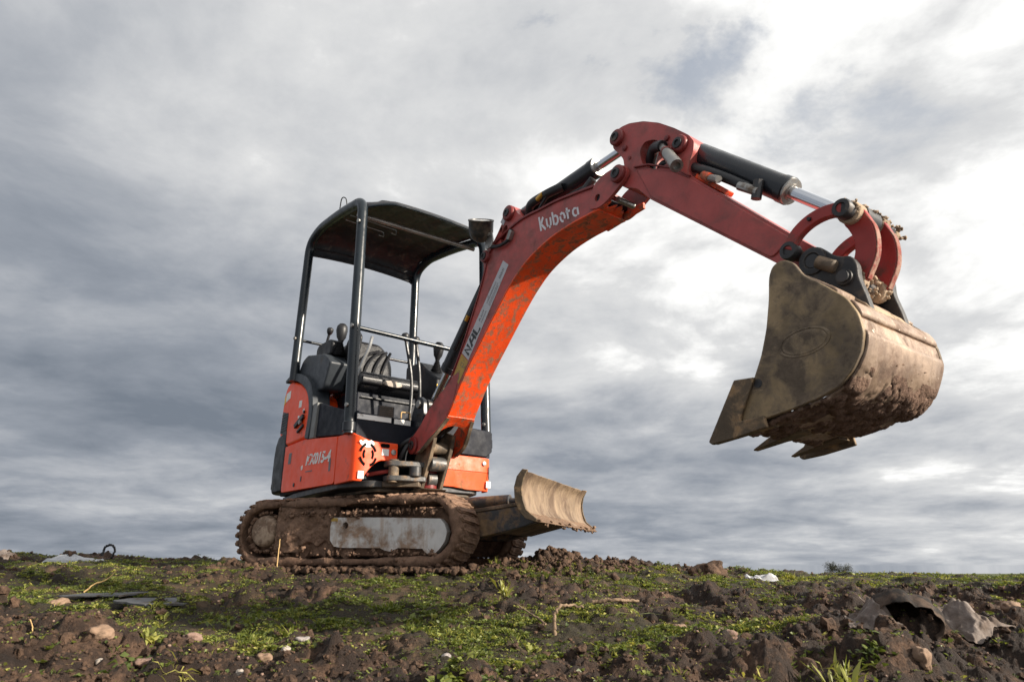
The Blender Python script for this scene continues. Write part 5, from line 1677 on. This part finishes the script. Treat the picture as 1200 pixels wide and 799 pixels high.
# ------------------------------------------------------------------ leaves
def leaves(P, az, pitch, L, W, curl, rng):
    """bent tapered leaves: 5 points each"""
    n = len(P)
    d = np.stack([np.cos(az) * np.cos(pitch), np.sin(az) * np.cos(pitch), np.sin(pitch)], -1)
    s_ = np.stack([-np.sin(az), np.cos(az), 0 * az], -1)
    roll = rng.normal(0, .5, n)
    up = np.cross(d, s_) * -1
    s_ = s_ * np.cos(roll)[:, None] + up * np.sin(roll)[:, None]
    mid = P + d * (L * .5)[:, None]
    tip = P + d * L[:, None] + np.array([0, 0, -1.0]) * (curl * L)[:, None]
    V = np.stack([P, mid + s_ * (W / 2)[:, None], mid - s_ * (W / 2)[:, None], P * .08 + mid * .92 + up * (W * -.12)[:, None], tip], 1)
    F0 = np.array([[0, 3, 1], [0, 2, 3], [1, 3, 4], [3, 2, 4]])
    F = (F0[None] + (np.arange(n) * 5)[:, None, None]).reshape(-1, 3)
    return V.reshape(-1, 3), F


def leaves2(P, az, pitch, L, W, rng):
    n = len(P)
    d = np.stack([np.cos(az) * np.cos(pitch), np.sin(az) * np.cos(pitch), np.sin(pitch)], -1)
    s_ = np.stack([-np.sin(az), np.cos(az), 0 * az], -1)
    roll = rng.normal(0, .5, n)
    up = np.cross(s_, d)
    up = np.where(up[:, 2:3] < 0, -up, up)
    s_ = s_ * np.cos(roll)[:, None] + up * np.sin(roll)[:, None]
    mid = P + d * (L * .52)[:, None] + up * (L * .14)[:, None]
    V = np.stack([P, mid + s_ * (W / 2)[:, None], mid - s_ * (W / 2)[:, None], P + d * L[:, None]], 1)
    F0 = np.array([[0, 1, 3], [0, 3, 2]])
    F = (F0[None] + (np.arange(n) * 4)[:, None, None]).reshape(-1, 3)
    return V.reshape(-1, 3), F


def scatter(n, y0, y1, seed, power=1.0):
    rng = np.random.default_rng(seed)
    u = rng.random(n)
    y = y0 * (y1 / y0) ** u if power == 1 else y0 + (y1 - y0) * u
    x = rng.uniform(-1, 1, n) * (y * .98 + .5)
    return x, y, rng


# ground cover: rosettes of small leaves and blades growing in patches
x, y, rng = scatter(300000, 1.45, 6.8, 101)
m_ = grass_mask(x, y)
fine = .5 + .5 * fbm2(x * 9, y * 9, 3, 90)
keep = rng.random(len(x)) < .035 + np.clip(m_ * 1.3 - .10, 0, 1) * np.clip((fine - .45) * 6.5, .03, 1)
x, y = x[keep], y[keep]
# keep clear of the tracks
dx, dy = x + .8082, y - 4.382
ut = dx * math.cos(.3862) - dy * math.sin(.3862); vt = dx * math.sin(.3862) + dy * math.cos(.3862)
ok = ~((np.abs(ut) < .80) & (np.abs(vt) < .50))
x, y = x[ok], y[ok]
z = ground_z(x, y)
per = 6
n = len(x)
X = np.repeat(x, per) + rng.normal(0, .006, n * per); Y = np.repeat(y, per) + rng.normal(0, .006, n * per); Z = np.repeat(z, per) + .001
N = n * per
blade_ = np.repeat(rng.random(n) < .06, per)
az = rng.uniform(0, 6.283, N)
pt = np.where(blade_, rng.uniform(.6, 1.4, N), rng.uniform(.05, .75, N))
sz = np.repeat(np.clip(rng.lognormal(-.05, .40, n), .4, 1.9), per)
L = np.where(blade_, rng.uniform(.008, .020, N), rng.uniform(.005, .012, N)) * sz
W = np.where(blade_, rng.uniform(.0014, .0024, N), L * rng.uniform(.40, .75, N))
V, F = leaves2(np.stack([X, Y, Z], -1), az, pt, L, W, rng)
pk = rng.integers(0, n, 1700); pk2 = rng.integers(0, n, 500)
def extra(ids, per_, l0, l1, wr, p0_, p1_, t0, t1):
    m = len(ids) * per_
    Pn = np.stack([np.repeat(x[ids], per_), np.repeat(y[ids], per_), np.repeat(z[ids], per_)], -1) + rng.normal(0, .003, (m, 3)) * np.array([1, 1, .2])
    l_ = rng.uniform(l0, l1, m) * np.repeat(rng.uniform(.6, 1.3, len(ids)), per_)
    v_, f_ = leaves2(Pn, rng.uniform(0, 6.283, m), rng.uniform(p0_, p1_, m), l_, l_ * wr * rng.uniform(.7, 1.2, m), rng)
    return v_, f_, np.clip(np.repeat(rng.uniform(t0, t1, len(ids)), per_) + rng.normal(0, .06, m), 0, 1)
tint = np.clip(np.repeat(rng.beta(2.0, 2.2, n), per) + rng.normal(0, .10, N) + .25 * np.repeat(fbm2(x * 2.1, y * 2.1, 3, 95), per), 0, 1)
for ex in (extra(pk, 8, .009, .019, .55, .0, .55, .0, .60), extra(pk2, 2, .018, .040, .030, .0, .7, .90, 1.0)):
    F = np.concatenate([F, ex[1] + len(V)]); V = np.concatenate([V, ex[0]]); tint = np.concatenate([tint, ex[2]])
o = raw_mesh('ground_weeds', V, F, M['leaf'])
attr(o, 'tint', np.repeat(tint, 4))
tag(o, 'low green weeds and grass covering the field in patches', 'weeds', kind='stuff')

# rough grass on the skyline and beyond
x, y, rng = scatter(20000, 5.2, 26, 111)
keep = rng.random(len(x)) < .25 + .75 * np.clip(grass_mask(x, y) + .2, 0, 1)
x, y = x[keep], y[keep]
z = ground_z(x, y)
n = len(x); per = 3; N = n * per
X = np.repeat(x, per) + rng.normal(0, .015, N); Y = np.repeat(y, per) + rng.normal(0, .015, N); Z = np.repeat(z, per)
sz = np.repeat((y / 6) ** .45 * rng.lognormal(0, .4, n), per)
L = rng.uniform(.008, .020, N) * sz; W = rng.uniform(.0035, .008, N) * sz
V, F = leaves2(np.stack([X, Y, Z], -1), rng.uniform(0, 6.28, N), rng.uniform(.2, 1.0, N), L, W, rng)
o = raw_mesh('skyline_grass', V, F, M['leaf'])
attr(o, 'tint', np.repeat(np.clip(rng.beta(2, 2.6, N) * .8, 0, 1), 4))
tag(o, 'rough grass along the skyline of the field', 'grass', kind='stuff')

# loose soil: clods and crumbs
x, y, rng = scatter(62000, 1.45, 6.0, 121)
m_ = grass_mask(x, y)
keep = rng.random(len(x)) < np.clip(1.0 - .92 * m_, .05, 1) * np.clip(.5 + .8 * fbm2(x * 3, y * 3, 3, 97), .05, 1)
x, y = x[keep], y[keep]
s_ = np.clip(rng.lognormal(-5.55, .62, len(x)), .0018, .028) * np.interp(y, [1.2, 2, 4, 6], [.8, .9, 1.15, 1.4])
z = ground_z(x, y) + s_ * .25
big = s_ > .0085
Pc = np.stack([x, y, z], -1)
o = lumps('soil_crumbs', Pc[~big], s_[~big] * 1.15, M['clod'], None, 0, 18, .85, .5)
o.data.polygons.foreach_set('use_smooth', np.zeros(len(o.data.polygons), bool))
tag(o, 'fine loose crumbs of dark brown soil', 'soil', kind='stuff')
o = lumps('soil_clods', Pc[big], s_[big], M['clod'], None, 1, 17, .85, .62)
o.data.polygons.foreach_set('use_smooth', np.zeros(len(o.data.polygons), bool))
tag(o, 'loose broken clods of dark brown soil', 'soil', kind='stuff')
x, y, rng = scatter(1100, 1.25, 4.6, 131)
m_ = grass_mask(x, y)
keep = rng.random(len(x)) < np.clip(1 - m_, .1, 1)
x, y = x[keep], y[keep]
s_ = rng.uniform(.002, .006, len(x))
o = lumps('gravel', np.stack([x, y, ground_z(x, y) + s_ * .4], -1), s_, M['stone_pink'], None, 0, 19, .8, .3)
tag(o, 'scattered small pinkish gravel on the soil', 'gravel', kind='stuff')
# heap of churned earth by the tracks
rng = np.random.default_rng(77)
C = []; Sz = []
for _ in range(1100):
    px_, py_ = rng.normal(.25, .28), rng.normal(4.02, .16)
    s_ = rng.uniform(.005, .015) if rng.random() < .9 else rng.uniform(.015, .028)
    C.append((px_, py_, gz(px_, py_) + s_ * .3)); Sz.append(s_)
for _ in range(420):
    k = rng.uniform(-.8, .82); vt_ = -.50 - abs(rng.normal(0, .035))
    px_ = -.8082 + k * math.cos(.3862) + vt_ * math.sin(.3862); py_ = 4.382 - k * math.sin(.3862) + vt_ * math.cos(.3862)
    s_ = rng.uniform(.006, .022)
    C.append((px_, py_, max(gz(px_, py_), -.03) + s_ * .2)); Sz.append(s_)
tag(lumps('churned_soil', C, Sz, M['clod'], None, 1, 23, .85, .6), 'churned dark earth heaped around the tracks', 'soil', kind='stuff')


# ------------------------------------------------------------------ individual weeds
def weed(name, x, y, n, l0, l1, wr, p0, p1, tint, label, seed, group='single weeds standing out from the ground cover', spread=.012, cat='weed'):
    rng = np.random.default_rng(seed)
    P = np.stack([rng.normal(0, spread, n), rng.normal(0, spread, n), np.zeros(n)], -1)
    P[:, 2] = ground_z(P[:, 0] + x, P[:, 1] + y) - gz(x, y)
    L = rng.uniform(l0, l1, n)
    V, F = leaves(P, rng.uniform(0, 6.283, n), rng.uniform(p0, p1, n), L, L * wr * rng.uniform(.7, 1.2, n), rng.uniform(.05, .4, n), rng)
    o = raw_mesh(name, V, F, M['leaf'])
    attr(o, 'tint', np.repeat(np.clip(tint + rng.normal(0, .12, n), 0, 1), 5))
    o.location = (x, y, gz(x, y))
    return tag(o, label, cat, group)
weed('grass_tuft', -.03, 3.13, 26, .05, .10, .16, .7, 1.4, .8, 'bright yellow-green grass tuft left of the arched root', 1)
weed('leafy_weed', -.72, 2.33, 22, .045, .085, .22, .5, 1.3, .62, 'pale leafy weed standing by the smooth grey pebble', 2)
weed('leafy_weed', -.289, 2.67, 10, .03, .05, .30, .6, 1.3, .75, 'small two-leaved sprout in the centre soil', 3, spread=.006)
weed('leafy_weed', -.150, 1.880, 46, .02, .040, .55, .2, 1.0, .55, 'bushy green weed at the bottom edge, centre', 4, spread=.03)
weed('leafy_weed', .070, 2.37, 30, .02, .036, .5, .3, 1.1, .7, 'yellow-green sprig below the arched root', 5, spread=.016)
weed('leafy_weed', .005, 2.10, 44, .015, .030, .6, .2, 1.0, .7, 'round yellowish cushion weed in the centre foreground', 6, spread=.028)
weed('grass_tuft', .889, 1.93, 36, .05, .10, .12, .6, 1.4, .72, 'tall grassy weed at the bottom edge, right of centre', 7, spread=.03)
weed('leafy_weed', .985, 1.98, 90, .015, .032, .6, .2, 1.1, .25, 'dark green clover cushion below the grey cloth scrap', 8, spread=.018)
weed('leafy_weed', -1.010, 1.90, 60, .018, .036, .6, .05, .7, .15, 'dark green clover patch below the large tan stone', 9, spread=.026)
weed('leafy_weed', -1.050, 2.08, 22, .03, .050, .42, .3, 1.3, .8, 'upright yellow-green weed right of the large tan stone', 10)
weed('leafy_weed', -.38, 2.62, 36, .02, .045, .40, .3, 1.1, .55, 'leafy green weed left of the two-leaved sprout', 11, spread=.04)
weed('grass_tuft', -.10, 3.90, 14, .05, .085, .10, .8, 1.4, .7, 'thin grass tuft in front of the far track', 12)
weed('leafy_weed', .36, 3.90, 12, .02, .04, .5, .3, 1.2, 1.0, 'yellow leafed weed on the dark earth heap', 13)
weed('leafy_weed', 1.57, 3.93, 20, .03, .07, .35, .4, 1.3, .9, 'yellowing weed on the skyline beside the white plastic scrap', 14)
weed('grass_tuft', -.85, 1.88, 30, .03, .08, .07, .2, 1.1, 1.0, 'dry straw-coloured tuft at the bottom left edge', 15, spread=.02)
weed('leafy_weed', .66, 1.95, 22, .015, .035, .30, .5, 1.3, 1.0, 'pale dry seedling cluster at the bottom right of centre', 16, spread=.02)
weed('leafy_weed', .46, 2.72, 5, .10, .15, .16, .02, .2, .6, 'long flat green leaf lying right of the arched root', 17, spread=.004)
weed('leafy_weed', -.98, 2.60, 70, .02, .045, .35, .3, 1.2, .4, 'dense green weed cushion left of the centre', 18, spread=.06)
weed('leafy_weed', -.50, 2.85, 90, .02, .045, .35, .3, 1.2, .45, 'large green weed cushion in front of the near track', 19, spread=.026)

# far bush on the horizon
rng = np.random.default_rng(55)
bush = empty('bush', (28.2, 60.0, float(ground_z(np.array([28.2]), np.array([60.0]), False)[0])))
tag(bush, 'small dark bush on the far horizon at the right', 'bush')
n = 2600
cl_ = rng.uniform(-1, 1, (14, 3)) * np.array([.9, .5, .3]) + np.array([0, 0, .42])
P = cl_[rng.integers(0, 14, n)] + rng.normal(0, .17, (n, 3))
P[:, 2] = np.abs(P[:, 2])
L = rng.uniform(.06, .13, n)
V, F = leaves(P, rng.uniform(0, 6.28, n), rng.uniform(-.5, 1.2, n), L, L * .6, rng.uniform(0, .3, n), rng)
o = raw_mesh('foliage', V, F, M['bushleaf'], bush); attr(o, 'tint', np.repeat(rng.random(n), 5))
st = MB()
for k in range(7):
    e_ = cl_[k]
    st.tube(spline([(rng.normal(0, .08), rng.normal(0, .08), -.1), (e_[0] * .5, e_[1] * .5, e_[2] * .5), tuple(e_)], 4), .02, 6, True, None)
st.build('stems', M['wood'], bush)
